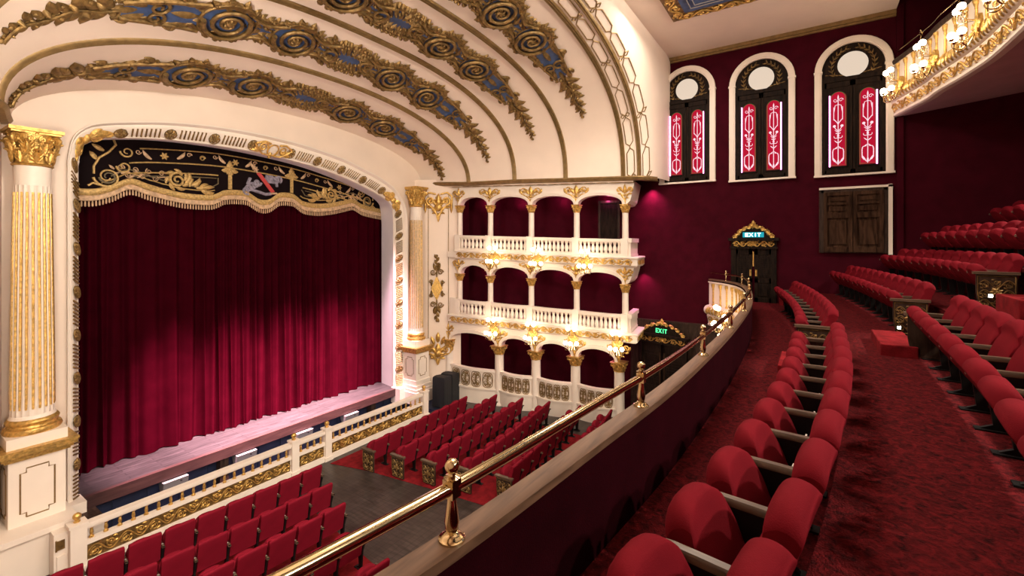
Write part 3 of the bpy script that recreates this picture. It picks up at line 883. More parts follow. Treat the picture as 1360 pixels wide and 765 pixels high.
# long borders of braid
def arch_z(x, d): 
    return float(VTOP(x))-d
VTOP = Curve2([(3.4, 9.9), (3.9, 10.20), (4.6, 10.34), (5.27, 10.46), (6.3, 10.56), (7.32, 10.60), (8.6, 10.55), (9.98, 10.42), (11.2, 10.24), (12.35, 10.02), (13.0, 9.85), (13.72, 9.62)])
mb = MB()
path(mb, vm_, [(x, arch_z(x, .22)) for x in [5.0+.2*i for i in range(42)]], .022, .012, 5)
path(mb, vm_, [(x, arch_z(x, .62)) for x in [4.75+.2*i for i in range(43)]], .024, .012, 5)
path(mb, vm_, [(x, arch_z(x, .92)) for x in [4.65+.2*i for i in range(13)]], .024, .012, 5)
path(mb, vm_, [(x, arch_z(x, .84)) for x in [10.0+.2*i for i in range(13)]], .024, .012, 5)
# inner panel lower lines following the scallops
def bz(x): return min(vb, key=lambda p: abs(p[0]-x))[1]
path(mb, vm_, [(x, bz(x)+.36) for x in [4.15+.1*i for i in range(29)]], .02, .012, 5)
path(mb, vm_, [(x, bz(x)+.36) for x in [9.9+.1*i for i in range(29)]], .02, .012, 5)
mb.build('braid_borders', 'embgold', T)
mb = MB()
path(mb, vm_, [(x, bz(x)+.47) for x in [4.35+.1*i for i in range(26)]]+[(7.05, bz(6.9)+.6), (7.05, arch_z(7.05, 1.0))], .02, .012, 5)
path(mb, vm_, [(x, arch_z(x, 1.02)) for x in [4.8+.2*i for i in range(12)]], .016, .012, 5)
mb.build('inner_braid', 'embdim', T); mb = MB()
path(mb, vm_, [(9.95, arch_z(9.95, .95)), (9.95, bz(9.9)+.6)]+[(x, bz(x)+.47) for x in [10.1+.1*i for i in range(25)]], .02, .012, 5)
path(mb, vm_, [(x, arch_z(x, .94)) for x in [10.1+.2*i for i in range(12)]], .016, .012, 5)
mb.build('inner_braid', 'embdim', T)
# corner scrolls
for sg, ox, oz in ((1, 3.85, 9.0), (-1, 13.45, 8.98)):
    mb = MB(); m = lambda u, v, h, sg=sg, ox=ox, oz=oz: vm_(ox+sg*u, oz+v, h)
    spiral(mb, m, .42, .30, .30, .07, 1.4, pi*1.05, .034, .015, 1)
    path(mb, m, [(.02, .02), (.12, .1), (.25, .06), (.45, .0)], .03, .015); 
    path(mb, m, [(.14, .35), (.14, .55), (.25, .8), (.45, .98), (.6, 1.2), (.55, 1.35)], .03, .015); spiral(mb, m, .78, .62, .17, .04, 1.3, pi, .03, .015, 1); spiral(mb, m, .85, 1.05, .16, .04, 1.3, pi, .028, .015, 1)
    leaf(mb, m, .2, .75, 2.2, .25, .12, .03); leaf(mb, m, .35, 1.0, 2.6, .3, .12, .03)
    mb.build('corner_scroll', 'embgold', T)
    mb = MB(); spiral(mb, m, .44, .30, .20, .06, 1.1, pi*1.05, .03, .012, 1); mb.build('corner_inner_scroll', 'embdim', T)
# panel acanthus
for sg, ox, oz in ((1, 5.55, 9.42), (-1, 11.6, 9.40)):
    mb = MB(); m = lambda u, v, h, sg=sg, ox=ox, oz=oz: vm_(ox+sg*u, oz+v+(-.05*u if sg > 0 else -.0*u), h)
    spiral(mb, m, .38, .0, .22, .04, 1.6, pi/2, .045, .02, 1); 
    for i in range(7): leaf(mb, m, .38+.2*cos(i*.9), .2*sin(i*.9), i*.9+1.2, .28, .12, .04, 1)
    for i in range(4): leaf(mb, m, .6+.14*i, -.08-.04*i, .9-.5*i, .40, .16, .05, 1.2); leaf(mb, m, .7+.14*i, -.16, 1.5-.3*i, .3, .12, .05, -.8)
    mb.build('acanthus_embroidery', 'embgold', T)
    mb = MB()
    for i in range(7): spiral(mb, m, -.05-.16*i+.03, .04+.09*(-1)**i, .08, .02, 1.4, i, .014, .012, (-1)**i, 4)
    path(mb, m, [(.15-.1*i, .03*sin(i*1.4)) for i in range(13)], .018, .012, 4)
    for i in range(8): leaf(mb, m, -.5-.09*i, .05*sin(i*2), pi+.7*(-1)**i, .16, .07, .03)
    mb.build('vine_embroidery', 'fringe', T)
# top row motifs
k = 0
for x in [5.6, 6.1, 6.6, 7.1, 7.6, 8.1, 8.6, 9.1, 9.6, 10.1, 10.6, 11.1, 11.6, 12.1, 12.6, 5.1]:
    mb = MB(); m = lambda u, v, h, x=x: vm_(x+u, arch_z(x, .42)+v, h)
    if k % 4 == 0:
        rosette(mb, m, 0, 0, .12, .03, 6)
    elif k % 4 == 2: spiral(mb, m, 0, 0, .08, .03, 1.5, 0, .018, .012, 1, 5)
    else:
        s = 1 if k % 4 == 1 else -1
        leaf(mb, m, -s*.18, -.08, (.5 if s > 0 else pi-.5), .34, .10, .04, s*.9); spiral(mb, m, s*.14, .08, .07, .02, 1.2, 0, .016, .012, s, 5)
    mb.build('border_motif', 'embgold' if k % 2 == 0 else 'fringe', T); k += 1
for x in (7.42, 9.55):
    mb = MB(); m = lambda u, v, h, x=x: vm_(x+u, bz(x)+.25+v, h)
    mb.box(-.06, .06, 0, .55, 0, .025, m); rosette(mb, m, 0, .65, .2, .04, 6); leaf(mb, m, 0, .7, pi/2, .25, .16, .05); leaf(mb, m, -.05, .6, pi, .22, .14, .04); leaf(mb, m, .05, .6, 0, .22, .14, .04)
    mb.build('torch_motif', 'embgold', T)
# central emblem
mb = MB(); m = lambda u, v, h: vm_(8.5+u, 9.62+v, h)
for q in (1, -1):
    for i in range(5):
        spiral(mb, m, q*(.18+.09*i), q*(-.02+.05*i)-.03*i+(.1 if q > 0 else -.05), .13, .05, 1.0, i*1.3, .05, .015, q, 6, 12)
path(mb, m, [(-.42, .1), (-.5, -.1), (-.4, -.3), (-.1, -.36), (.1, -.42), (.3, -.38)], .055, .015); path(mb, m, [(.1, .22), (.3, .24), (.48, .1), (.5, -.12)], .05, .015)
mb.build('emblem_ribbon', 'embgrey', T)
mb = MB(); mb.prism([(-.22, .28), (-.10, .32), (.40, -.30), (.28, -.36)], m, .03, .06); mb.build('emblem_sash', 'embred', T, 0)
mb = MB(); rosette(mb, m, -.24, .42, .12, .08, 6); leaf(mb, m, -.26, .42, 2.2, .26, .12, .06); path(mb, m, [(-.2, .3), (-.3, .55)], .03, .05); path(mb, m, [(.25, -.38), (.48, -.36)], .035, .05); mb.build('emblem_finial', 'fringe', T)
# ================================================================== SCONCE
def sconce_proto(name, n_low, n_up, lab):
    T = thing(name, lab, 'wall light')
    mb = MB(); m = frame((0, 0, 0), (1, 0, 0), (0, 0, 1), (0, 1, 0))
    mb.prism([(.10*cos(2*pi*i/14), .19*sin(2*pi*i/14)) for i in range(14)], m, -.05, .03)
    flourish(mb, frame((0, .03, -.36), (1, 0, 0), (0, 0, 1), (0, 1, 0)), .42, .45, .016, .02)
    mb.build('backplate', 'gold', T)
    spots = [(-.22+.44*i/max(1, n_low-1), .42-.10*abs(i-(n_low-1)/2), -.22) for i in range(n_low)]+[(-.13+.26*i/max(1, n_up-1), .30, .33) for i in range(n_up)]
    for (x, y, z) in spots:
        mb = MB()
        pts = crom([(0, .02, -.12 if z < 0 else .05), (x*.5, y*.55, z-.26), (x*1.05, y*.95, z-.24), (x, y, z-.08)], 6)
        mb.tube(pts, .013, 6); mb.lathe([(.02, -.10), (.05, -.075), (.055, -.06), (.03, -.05)], (x, y, z), 10)
        sm = frame((x*.5, y*.5, z-.2), (x, y, 0), (0, 0, 1), (1, 0, 0)); spiral(mb, sm, .2, .02, .12, .03, 1.3, 0, .010, 0, 1, 5)
        mb.build('arm', 'brass', T)
        mb = MB(); mb.ball((x, y, z+.02), .078, 12, 8); mb.build('globe', 'globe', T)
    return T
# ================================================================== OPERA BOXES
LB = hypot(B_[0]-A_[0], B_[1]-A_[1])
bd = ((B_[0]-A_[0])/LB, (B_[1]-A_[1])/LB); bn = (bd[1], -bd[0])
if bn[0] > 0: bn = (-bn[0], -bn[1])
def bz_t(s, z):
    k = min(1, max(0, (z-.7)/1.3)); k = k*k*(3-2*k)
    return z-.20*k*min(1.1, max(-.1, s/LB))
def bx(s, z, n): return (A_[0]+bd[0]*s+bn[0]*n, A_[1]+bd[1]*s+bn[1]*n, bz_t(s, z))
def bmap(s0, z0): return lambda u, v, h: bx(s0+u, z0+v, h)
UPS = [0.0, .21*LB, .47*LB, .735*LB, .995*LB]
LOS = [-.07*LB, .27*LB, .50*LB, .73*LB, .965*LB]
ROT = atan2(bn[1], bn[0])-pi/2
def arch_pts(s0, s1, z0, z1, n=24):
    c = (s0+s1)/2; a = (s1-s0)/2
    return [(c-a*cos(pi*i/n), z0+(z1-z0)*sin(pi*i/n)**.9) for i in range(n+1)]
def arch_bay(T, s0, s1, r, zc, za, zt, n0, n1):
    P = arch_pts(s0+r*.75, s1-r*.75, zc, za)
    P = [(s0, zc)]+P+[(s1, zc)]
    mb = MB()
    f = lambda p, z, n: bx(p[0], z, n)
    mb.grid([[f(p, p[1], n1) for p in P], [f(p, zt, n1) for p in P], [f(p, zt, n0) for p in P], [f(p, p[1], n0) for p in P]], closed_u=True)
    mb.build('arch_spandrel', 'white', T, 40)
    mb = MB(); Q = arch_pts(s0+r*.75, s1-r*.75, zc, za); O = arch_pts(s0+r*.75-.10, s1-r*.75+.10, zc, za+.15); K = arch_pts(s0+r*.75-.05, s1-r*.75+.05, zc, za+.07)
    mb.grid([[f(p, p[1], n1) for p in Q], [f(p, p[1], n1+.05) for p in Q], [f(p, p[1], n1+.05) for p in K], [f(p, p[1], n1+.075) for p in K], [f(p, p[1], n1+.075) for p in O], [f(p, p[1], n1-.01) for p in O]])
    mb.build('archivolt', 'white', T, 35)
def box_column(T, s, r, z0, zc0, zc1, n=0.0):
    x, y, _ = bx(s, 0, n); q = bz_t(s, zc0)-zc0
    mb = MB()
    mb.lathe([(r*1.25, z0), (r*1.25, z0+.06), (r*1.05, z0+.1), (r, z0+.14), (r*.93, zc0+q)], (x, y, 0), 20)
    c = mb.build('column', 'white', T, 40)
    mb = MB(); capital_mb(mb, r*.95, zc1-zc0, 14, (x, y, zc0+q)); mb.build('capital', 'gold', c)
def frieze(T, s0, s1, zb, zt, n1, nb=-.05, ret=True):
    mb = MB()
    prof = [(nb, zb-.10), (n1-.10, zb-.06), (n1-.03, zb), (n1, zb), (n1, zt), (n1+.05, zt), (n1+.07, zt+.05), (n1+.03, zt+.08), (nb, zt+.08)]
    rows = []
    path_ = [(s0+(s1-s0)*i/20, 0) for i in range(21)]
    for (n, z) in prof:
        row = [bx(p[0], z, n) for p in path_]
        if ret:
            e = n-nb
            row[-1] = bx(s1+e*.6, z, n)
            row += [bx(s1+e*.6, z, n-.0-1.7*k/6) for k in range(1, 7)]
        rows.append(row)
    mb.grid(rows); mb.build('frieze', 'white', T, 35)
    mb = MB(); running_scroll(mb, lambda u, v, h: bx(s0+.1+u, (zb+zt)/2+v, n1+h), s1-s0-.05, (zt-zb)*1.05, int((s1-s0)/.30), .026, .03)
    k_ = int((s1-s0)/.30)
    for i in range(k_): rosette(mb, lambda u, v, h, i=i: bx(s0+.1+(s1-s0-.05)*(i+.5)/k_+u, (zb+zt)/2+v+(.03 if i % 2 else -.03), n1+h), 0, 0, .085, .045, 6)
    if ret: running_scroll(mb, lambda u, v, h: bx(s1+(n1-nb)*.6+h, (zb+zt)/2+v, n1-.1-u), 1.4, (zt-zb)*.9, 4, .018, .02)
    mb.build('frieze_scrollwork', 'gold', T)
def spandrel_orn(T, s, zc, zt, n1, W):
    mb = MB(); flourish(mb, bmap2(s, zc+.02, n1), W, zt-zc-.06, .022, .03); mb.build('spandrel_ornament', 'gold', T)
def bmap2(s, z, n): return lambda u, v, h: bx(s+u, z+v, n+h)

def balustrade_bay(T, s0, s1, z0, z1, n, nb, bow=0.0, ret=0):
    def bb(s, z, h): return bx(s, z, n+h+bow*sin(pi*min(1, max(0, (s-s0)/(s1-s0)))))
    mb = MB()
    for za, zb, w in ((z0, z0+.09, .09), (z1-.13, z1-.09, .07), (z1-.09, z1, .11)):
        k = 10; rows = []
        for (q, z) in ((-w, za), (w, za), (w, zb), (-w, zb)):
            rows.append([bb(s0+(s1-s0)*i/k, z, q) for i in range(k+1)])
        mb.grid(rows, closed_u=True)
    o = mb.build('balustrade', 'white', T, 30)
    for i in range(nb):
        s = s0+(s1-s0)*(i+.5)/nb; p = bb(s, 0, 0); q = bz_t(s, z0)-z0
        h = z1-.13-z0-.09; b = z0+.09+q; w = (s1-s0)/nb
        mb = MB(); mb.lathe([(w*.40, 0), (w*.46, h*.07), (w*.3, h*.10), (w*.36, h*.2), (w*.47, h*.36), (w*.40, h*.55), (w*.27, h*.70), (w*.28, h*.82), (w*.42, h*.86), (w*.3, h*.90), (w*.46, h*.93), (w*.40, h)], (p[0], p[1], b), 10)
        mb.build('baluster', 'white', o, 40)
    return o

def box_tier(kind, lab):
    T = thing('opera_box_tier', lab, 'opera box')
    if kind == 'lower':
        S = LOS; zc0, zc1, za, zt = 2.80, 3.17, 3.56, 3.98; r = .20; n = .10
        for s in S: box_column(T, s, r, F0, zc0, zc1, n)
        for a, b in zip(S, S[1:]): arch_bay(T, a, b, r, zc1, za, zt+.04, -.15, n+.1)
        for i, s in enumerate(S): spandrel_orn(T, s, zc1, zt-.02, n+.1, .85 if i else .55)
        mb = MB(); mb.box(0, 1, 0, 1, 0, 1, lambda x, y, z: bx(LOS[0]-.25+x*.1, zc1+z*(zt-zc1), n+.1-y*.6)); mb.build('arch_end', 'white', T, 0)
        for a, b in zip(S, S[1:]):
            bow = .22; nn = n+.02
            def bb(s, z, h, a=a, b=b, bow=bow, nn=nn): return bx(s, z, nn+h+bow*sin(pi*min(1, max(0, (s-a)/(b-a)))))
            mb = MB(); k = 14
            for za_, zb_, w in ((F0, 1.25, .10), (1.22, 1.30, .14), (1.30, 2.0, .05), (2.0, 2.10, .10)):
                mb.grid([[bb(a+(b-a)*i/k, z, q) for i in range(k+1)] for (q, z) in ((-w, za_), (w, za_), (w, zb_), (-w, zb_))], closed_u=True)
            o = mb.build('balustrade', 'white', T, 30)
            for i in range(4):
                s = a+.2+(b-a-.4)*(i+.5)/4; w = (b-a-.4)/4
                mb = MB(); mm = lambda u, v, h, s=s: bb(s+u, 1.65+v, .05+h)
                mb.prism([(w*.40*math.copysign(abs(cos(2*pi*j/24))**.6, cos(2*pi*j/24)), .31*math.copysign(abs(sin(2*pi*j/24))**.6, sin(2*pi*j/24))) for j in range(24)], mm, 0, .006)
                p = mb.build('pierced_panel', 'white', o, 0)
                mb = MB()
                for q in (1, -1):
                    for sg in (1, -1):
                        spiral(mb, mm, sg*w*.18, q*.10, w*.15, w*.04, 1.3, 0, .016, .012, sg*q, 5, 14); spiral(mb, mm, sg*w*.17, q*.22, w*.12, w*.03, 1.3, pi, .014, .012, -sg*q, 5, 12); leaf(mb, mm, sg*w*.05, q*.16, q*pi/2-sg*.8*q, .13, .05, .02)
                    leaf(mb, mm, 0, q*.05, q*pi/2, .22, .07, .025)
                    path(mb, mm, [(sg2*w*.36*cos(j*pi/8), q*.29*sin(j*pi/8)) for sg2 in (1,) for j in range(9)], .014, .012, 5)
                rosette(mb, mm, 0, 0, .07, .03, 6)
                path(mb, mm, [(w*.42*math.copysign(abs(cos(2*pi*j/24))**.6, cos(2*pi*j/24)), .33*math.copysign(abs(sin(2*pi*j/24))**.6, sin(2*pi*j/24))) for j in range(25)], .016, .012, 5); mb.build('filigree', 'ribgold', o)
    else:
        S = UPS
        if kind == 'middle': zb, zf, zr, zc0, zc1, za, zt, fn = 3.99, 4.24, 4.98, 5.80, 6.12, 6.52, 6.86, .32
        else: zb, zf, zr, zc0, zc1, za, zt, fn = 6.84, 7.09, 7.82, 8.82, 9.14, 9.50, 9.98, .34
        r = .122
        frieze(T, -.45 if kind == 'middle' else -.1, LB+.22, zb, zf, fn)
        mb = MB(); mb.grid([[bx(s, z, n) for s in (-.5, LB*.5, LB+.3)] for n, z in ((fn-.05, zf+.0), (fn-.05, zb), (-1.75, zb), (-1.75, zf))], closed_u=True); mb.build('floor_slab', 'white', T, 0)
        if kind == 'upper':
            pass
        mb = MB()   # coved soffit bracket over the end column of the tier below
        for k in range(9): pass
        for s in S: box_column(T, s, r, zf+.06, zc0, zc1, .06)
        for a, b in zip(S, S[1:]): arch_bay(T, a, b, r, zc1, za, zt+.04, -.15, .16)
        for i, s in enumerate(S): spandrel_orn(T, s, zc1, zt-.02, .16, .98 if 0 < i < 4 else .6)
        # cornice return at the open end
        mb = MB(); P = [(0, zc1), (.10, zc1+.03), (.2, zc1+.15), (.32, zt-.15), (.36, zt+.02), (-.12, zt+.02), (-.12, zc1)]
        mb.prism(P, lambda u, v, h: bx(S[-1]+u, v, h), -1.7, .14); mb.build('end_bracket', 'white', T, 25)
        for i, (a, b) in enumerate(zip(S, S[1:])):
            balustrade_bay(T, a+.12, b-.12, zf+.08, zr, .20, (7, 9, 10, 10)[i], .10 if kind == 'middle' else .03)
        for s in S:
            mb = MB(); mb.box(-.13, .13, zf+.06, zr+.02, .10, .32, lambda u, v, h, s=s: bx(s+u, v, h)); mb.build('rail_pier', 'white', T, 0)
        if kind == 'middle': mb = MB(); mb.box(-.42, -.14, zf+.02, zr+.06, -.3, .22, lambda u, v, h: bx(u, v, h)); mb.build('rail_pier', 'white', T, 0)
        # return balustrade to the side wall
        mb = MB()
        for za_, zb_, w in ((zf+.06, zf+.16, .08), (zr-.12, zr+.04, .11)): mb.box(LB+.12-w, LB+.12+w, za_, zb_, -1.4, .25, lambda u, v, h: bx(u, v, h))
        mb.box(LB+.06, LB+.18, zf+.1, zr, -1.4, .2, lambda u, v, h: bx(u, v, h)); mb.build('return_rail', 'white', T, 0)
    return T
box_tier('lower', 'ground level row of cream opera boxes with pierced gilded oval panels and stout columns')
box_tier('middle', 'middle row of cream opera boxes with white balusters and scrolled gold frieze')
box_tier('upper', 'top row of cream opera boxes with four arches tucked right under the vault foot')
mb = MB(); mb.grid([[bx(s, z, n) for s in (-.8, LB*.5, LB+.3)] for n, z in ((.28, 9.96), (.30, 10.0), (.30, 10.10), (.1, 10.4), (-1.2, 10.4))])
mb.grid([[bx(s, 9.97, n) for s in (-.8, LB*.5, LB+.3)] for n in (.28, -1.7)])
struct(mb.build('trim_16', 'cream', smooth=0), 'cream entablature band between the top boxes and the vault foot', 'trim')
mb = MB(); mm = lambda u, v, h: bx(u, 9.96-h, v)
for k in range(16):
    s = -.3+k*.5
    path(mb, mm, [(s, .24), (s+.1, .28), (s+.38, .28), (s+.48, .24), (s+.38, .19), (s+.1, .19), (s, .24)], .013, .004, 4)
struct(mb.build('trim_17', 'ribgold', smooth=0), 'line pattern on the soffit above the top boxes', 'trim')
# box interiors
strip_wall('wall_box_back', [bx(-.7, 0, -1.35)[:2], bx(LB*.5, 0, -1.42)[:2], bx(LB+.2, 0, -1.45)[:2]], 0, 10.3, 'maroon', 'maroon fabric wall at the back of the opera boxes')
strip_wall('wall_box_end', [bx(-.35, 0, -1.4)[:2], bx(-.35, 0, .0)[:2]], 0, 10.3, 'maroon', 'maroon end wall inside the opera boxes next to the stage')
T = thing('box_door', 'dark door at the back of the top opera box furthest from the stage', 'door')
mb = MB(); mb.box(5.95, 6.75, 7.2, 9.3, -1.34, -1.28, lambda u, v, h: bx(u, v, h)); mb.build('leaf', 'blackwood', T, 0)
mb = MB()
for u in (5.92, 6.72): mb.box(u, u+.08, 7.2, 9.35, -1.34, -1.24, lambda u, v, h: bx(u, v, h))
mb.box(5.92, 6.8, 9.3, 9.4, -1.34, -1.24, lambda u, v, h: bx(u, v, h)); mb.build('surround', 'darkwood', T, 0)
# sconces on the boxes
ORD = ['first', 'second', 'third', 'fourth', 'fifth', 'sixth', 'seventh', 'eighth', 'ninth', 'tenth', 'eleventh', 'twelfth', 'thirteenth', 'fourteenth', 'fifteenth', 'sixteenth']
first = None
def place_sconce(loc, rot, lab, grp):
    global first
    if first is None:
        first = sconce_proto('globe_sconce', 3, 2, lab); first.location = loc; first.rotation_euler = (0, 0, rot); first['group'] = grp; return first
    return dup(first, loc, rot, lab, grp)
for k, s in enumerate((UPS[1]+.4, UPS[2]+.45, UPS[3]+.5)):
    place_sconce(bx(s, 6.97, .40), ROT, 'brass sconce with lit globes on the upper boxes frieze, %s from the stage' % ORD[k], 'sconces on the opera boxes')
for k, s in enumerate((LOS[1]-.1, LOS[2], LOS[3], LOS[4])):
    place_sconce(bx(s, 3.98, .40), ROT, 'brass sconce with lit globes on the middle boxes frieze, %s from the stage' % ORD[k], 'sconces on the opera boxes')

# ================================================================== FAR SIDE WALL
strip_wall('wall_side', [(WX, 14.0), (WX, -9.5)], 0, 16.5, 'maroon', 'tall maroon fabric side wall with the arched windows')
mb = MB(); mb.box(WX-.10, WX+.05, -2.30, -2.14, 5.6, 16.4)
struct(mb.build('trim_18', 'maroon', smooth=0), 'maroon wall strip beside the brown double door', 'trim')
strip_wall('wall_rear', [(WX, -9.5), (-.95, -9.5)], 0, 16.5, 'maroon', 'maroon rear wall behind the balcony seats')
# dado of vertical boards at stalls level
mb = MB()
for i in range(24): mb.box(WX-.06-.012*(i % 2), WX, 2.6+i*.15, 2.6+i*.15+.148, F0, 4.36)
mb.box(WX-.1, WX, 2.6, 6.2, 4.36, 4.44)
struct(mb.build('trim_19', 'darkwood', smooth=0), 'dark vertical board panelling around the stalls exit', 'panelling')

def win_map(Yc, z): return frame((WX, Yc, z), (0, -1, 0), (0, 0, 1), (-1, 0, 0))
def arch_outline(w, z0, zs, n=20, e=1.0):
    return [(-w, z0)]+[(-w*cos(pi*i/n), zs+w*e*sin(pi*i/n)) for i in range(n+1)]+[(w, z0)]
def ring(mb, m, Pa, Pb, h0, h1):
    mb.grid([[m(p[0], p[1], h0) for p in Pa], [m(p[0], p[1], h1) for p in Pa], [m(p[0], p[1], h1) for p in Pb], [m(p[0], p[1], h0) for p in Pb]])
WIN = [(4.02, 9.82, 'closest to the vault'), (1.52, 9.74, 'in the middle of the three'), (-1.06, 9.70, 'above the brown double door')]
for k, (Yc, z0, lab) in enumerate(WIN):
    T = thing('window_%d' % (k+1), 'tall round-arched window with pink lit stained glass leaves, %s' % lab, 'window', 'arched windows of the side wall')
    T['kind'] = 'structure'
    m = win_map(Yc, z0); zs = 3.38
    mb = MB(); ring(mb, m, arch_outline(1.02, 0, zs), arch_outline(.82, 0, zs), 0, .10); ring(mb, m, arch_outline(1.0, 0, zs), arch_outline(.86, 0, zs), .10, .13)
    for s in (1, -1): mb.box(s*.92-.12, s*.92+.12, zs-.04, zs+.02, 0, .14, m)
    mb.box(-1.04, 1.04, -.06, 0, 0, .13, m)
    mb.build('window_surround', 'white', T, 30)
    mb = MB(); mb.prism([(-.82, .0)]+[(-.82*cos(pi*i/20), zs+.82*sin(pi*i/20)) for i in range(21)]+[(.82, 0)], m, .005, .02)
    mb.box(-.82, .82, 3.02, 3.14, .02, .07, m)
    for s in (1, -1): mb.box(s*.78-.04, s*.78+.04, 0, 3.02, .02, .08, m)
    mb.build('window_frame', 'blackwood', T, 0)
    # oculus with gilded leaves
    mb = MB(); mb.prism([(.40*cos(2*pi*i/28), zs+.14+.40*sin(2*pi*i/28)) for i in range(28)], m, .02, .05); mb.build('oculus_pane', 'frost', T, 0)
    mb = MB()
    for s in (1, -1):
        for i in range(8):
            a = radians(-28+i*14)
            cx, cz = s*.56*cos(a), zs+.10+.58*sin(a)
            if zs+.2 > cz-3.2 and cz < 3.16: continue
            for q in (1, -1): leaf(mb, m, cx, cz, (pi/2+a*.8 if s > 0 else pi/2-a*.8)+q*.6, .15, .055, .035, 0, 4, 3, .02)
        for i in range(4): leaf(mb, m, s*(.25+.12*i), 3.20+.02*i, (0 if s > 0 else pi)+.2*s, .13, .05, .03, 0, 4, 3, .02)
        path(mb, m, [(s*.56*cos(radians(-20+i*10)), zs+.10+.58*sin(radians(-20+i*10))) for i in range(10)], .010, .025, 4)
    mb.build('leaf_fretwork', 'oldgold', T)
    for s in (1, -1):
        mb = MB(); lx = s*.39
        c = s*.38
        # leaf frame around pane
        Pout = [(c-.37, .05), (c-.37, 3.0), (c+.37, 3.0), (c+.37, .05)]
        zt = 2.48
        inn = [(c-.215, .28)]+[(c-.215*cos(pi*i/12), zt+.215*sin(pi*i/12)) for i in range(13)]+[(c+.215, .28)]
        mb.prism(Pout, m, .02, .035)
        ring(mb, m, [(c-.25, .24)]+[(c-.25*cos(pi*i/12), zt+.25*sin(pi*i/12)) for i in range(13)]+[(c+.25, .24), (c-.25, .24)], inn+[inn[0]], .035, .075)
        mb.box(c-.37, c-.31, .05, 3.0, .035, .065, m); mb.box(c+.31, c+.37, .05, 3.0, .035, .065, m); mb.box(c-.37, c+.37, .05, .15, .035, .065, m); mb.box(c-.37, c+.37, 2.84, 3.0, .035, .065, m)
        sash = mb.build('sash', 'blackwood', T, 0)
        mb = MB(); mb.prism(inn, m, .036, .042); mb.build('stained_pane', 'redglass', sash, 0)
        mb = MB(); path(mb, m, [(p[0]-(p[0]-c)*.09, p[1]-(.0 if p[1] > .5 else -.03)) for p in inn]+[(inn[0][0]+.02, .31)], .008, .045, 4); mb.build('green_came_line', 'greenglass', sash)
        mb = MB()
        # white painted stems and flowers in the glass
        h = .046
        path(mb, m, [(c, .45), (c, 2.45)], .011, h, 4)
        for q in (1, -1):
            spiral(mb, m, c+q*.075, 2.42, .06, .02, 1.1, 0, .010, h, q, 4); path(mb, m, [(c, 2.28), (c+q*.08, 2.25), (c+q*.10, 2.1), (c+q*.12, 2.0)], .010, h, 4)
            path(mb, m, [(c+q*.115, 2.2-.07*i) for i in range(7)], .010, h, 4); path(mb, m, [(c+q*.12, 1.82), (c+q*.03, 1.70), (c, 1.64)], .012, h, 4)
            mb.prism([(c+q*.10+.042*cos(i*pi/5), 1.58+.042*sin(i*pi/5)) for i in range(10)], m, .042, .052)
            spiral(mb, m, c+q*.065, 1.25, .10, .04, .8, pi/2, .013, h, q, 4); path(mb, m, [(c, 1.42), (c+q*.06, 1.48), (c+q*.1, 1.56)], .010, h, 4)
            leaf(mb, m, c, 1.38, pi/2-q*.9, .13, .05, .01, 0, 4, 3, .042); leaf(mb, m, c, 1.02, pi/2-q*.8, .15, .06, .01, 0, 4, 3, .042); leaf(mb, m, c, .92, -pi/2+q*.9, .14, .05, .01, 0, 4, 3, .042)
            path(mb, m, [(c+q*.03, .86), (c+q*.12, .84), (c+q*.145, .75), (c+q*.14, .5), (c+q*.09, .42)], .012, h, 4); leaf(mb, m, c+q*.03, .36, pi/2-q*.5, .26, .07, .012, 0, 4, 3, .042)
            for i in range(5): mb.prism([(c+q*.14+.013*cos(j*pi/3), .50+.075*i+.013*sin(j*pi/3)) for j in range(6)], m, .042, .054)
        leaf(mb, m, c, .5, -pi/2, .2, .10, .012, 0, 4, 3, .042); leaf(mb, m, c, 2.42, pi/2, .18, .08, .012, 0, 4, 3, .042)
        mb.build('white_flower_tracery', 'whiteglass', sash)
        mb = MB(); x = c+s*.225; mb.tube([m(x, .26, .085), m(x, zt+.1, .085)], .020, 8); mb.build('light_strip', 'led', sash)

# brown double door above the balcony
T = thing('brown_double_door', 'weathered brown panelled double door high on the side wall under the third window', 'door')
m = win_map(-1.09, 7.16)
mb = MB(); mb.box(-.92, .92, 0, 2.12, 0, .05, m); mb.box(-.86, -.80, 0, 2.05, .05, .09, m); mb.box(.74, .82, 0, 2.05, .05, .09, m); mb.box(-.86, .82, 1.97, 2.06, .05, .09, m); mb.build('frame', 'darkwood', T, 0)
mb = MB(); mb.box(.85, .95, -.04, 2.14, .05, .12, m); mb.box(-.92, .95, 2.06, 2.13, .05, .12, m); mb.build('pale_edge_strip', 'white', T, 0)
for s in (-1, 1):
    c = -.03+s*.39
    mb = MB(); mb.box(c-.375, c+.375, .03, 1.97, .05, .075, m)
    for x in (c-.33, c+.33): mb.box(x-.05, x+.05, .03, 1.97, .075, .135, m)
    for z0, z1 in ((.03, .19), (1.13, 1.30), (1.86, 1.97), (1.56, 1.62)): mb.box(c-.375, c+.375, z0, z1, .075, .13, m)
    for z0, z1 in ((.26, 1.06), (1.34, 1.52), (1.66, 1.82)): mb.prism([(c-.22, z0+.02), (c+.22, z0+.02), (c+.22, z1-.02), (c-.22, z1-.02)], m, .075, .11)
    mb.build('door_leaf', 'doorwood', T, 0)

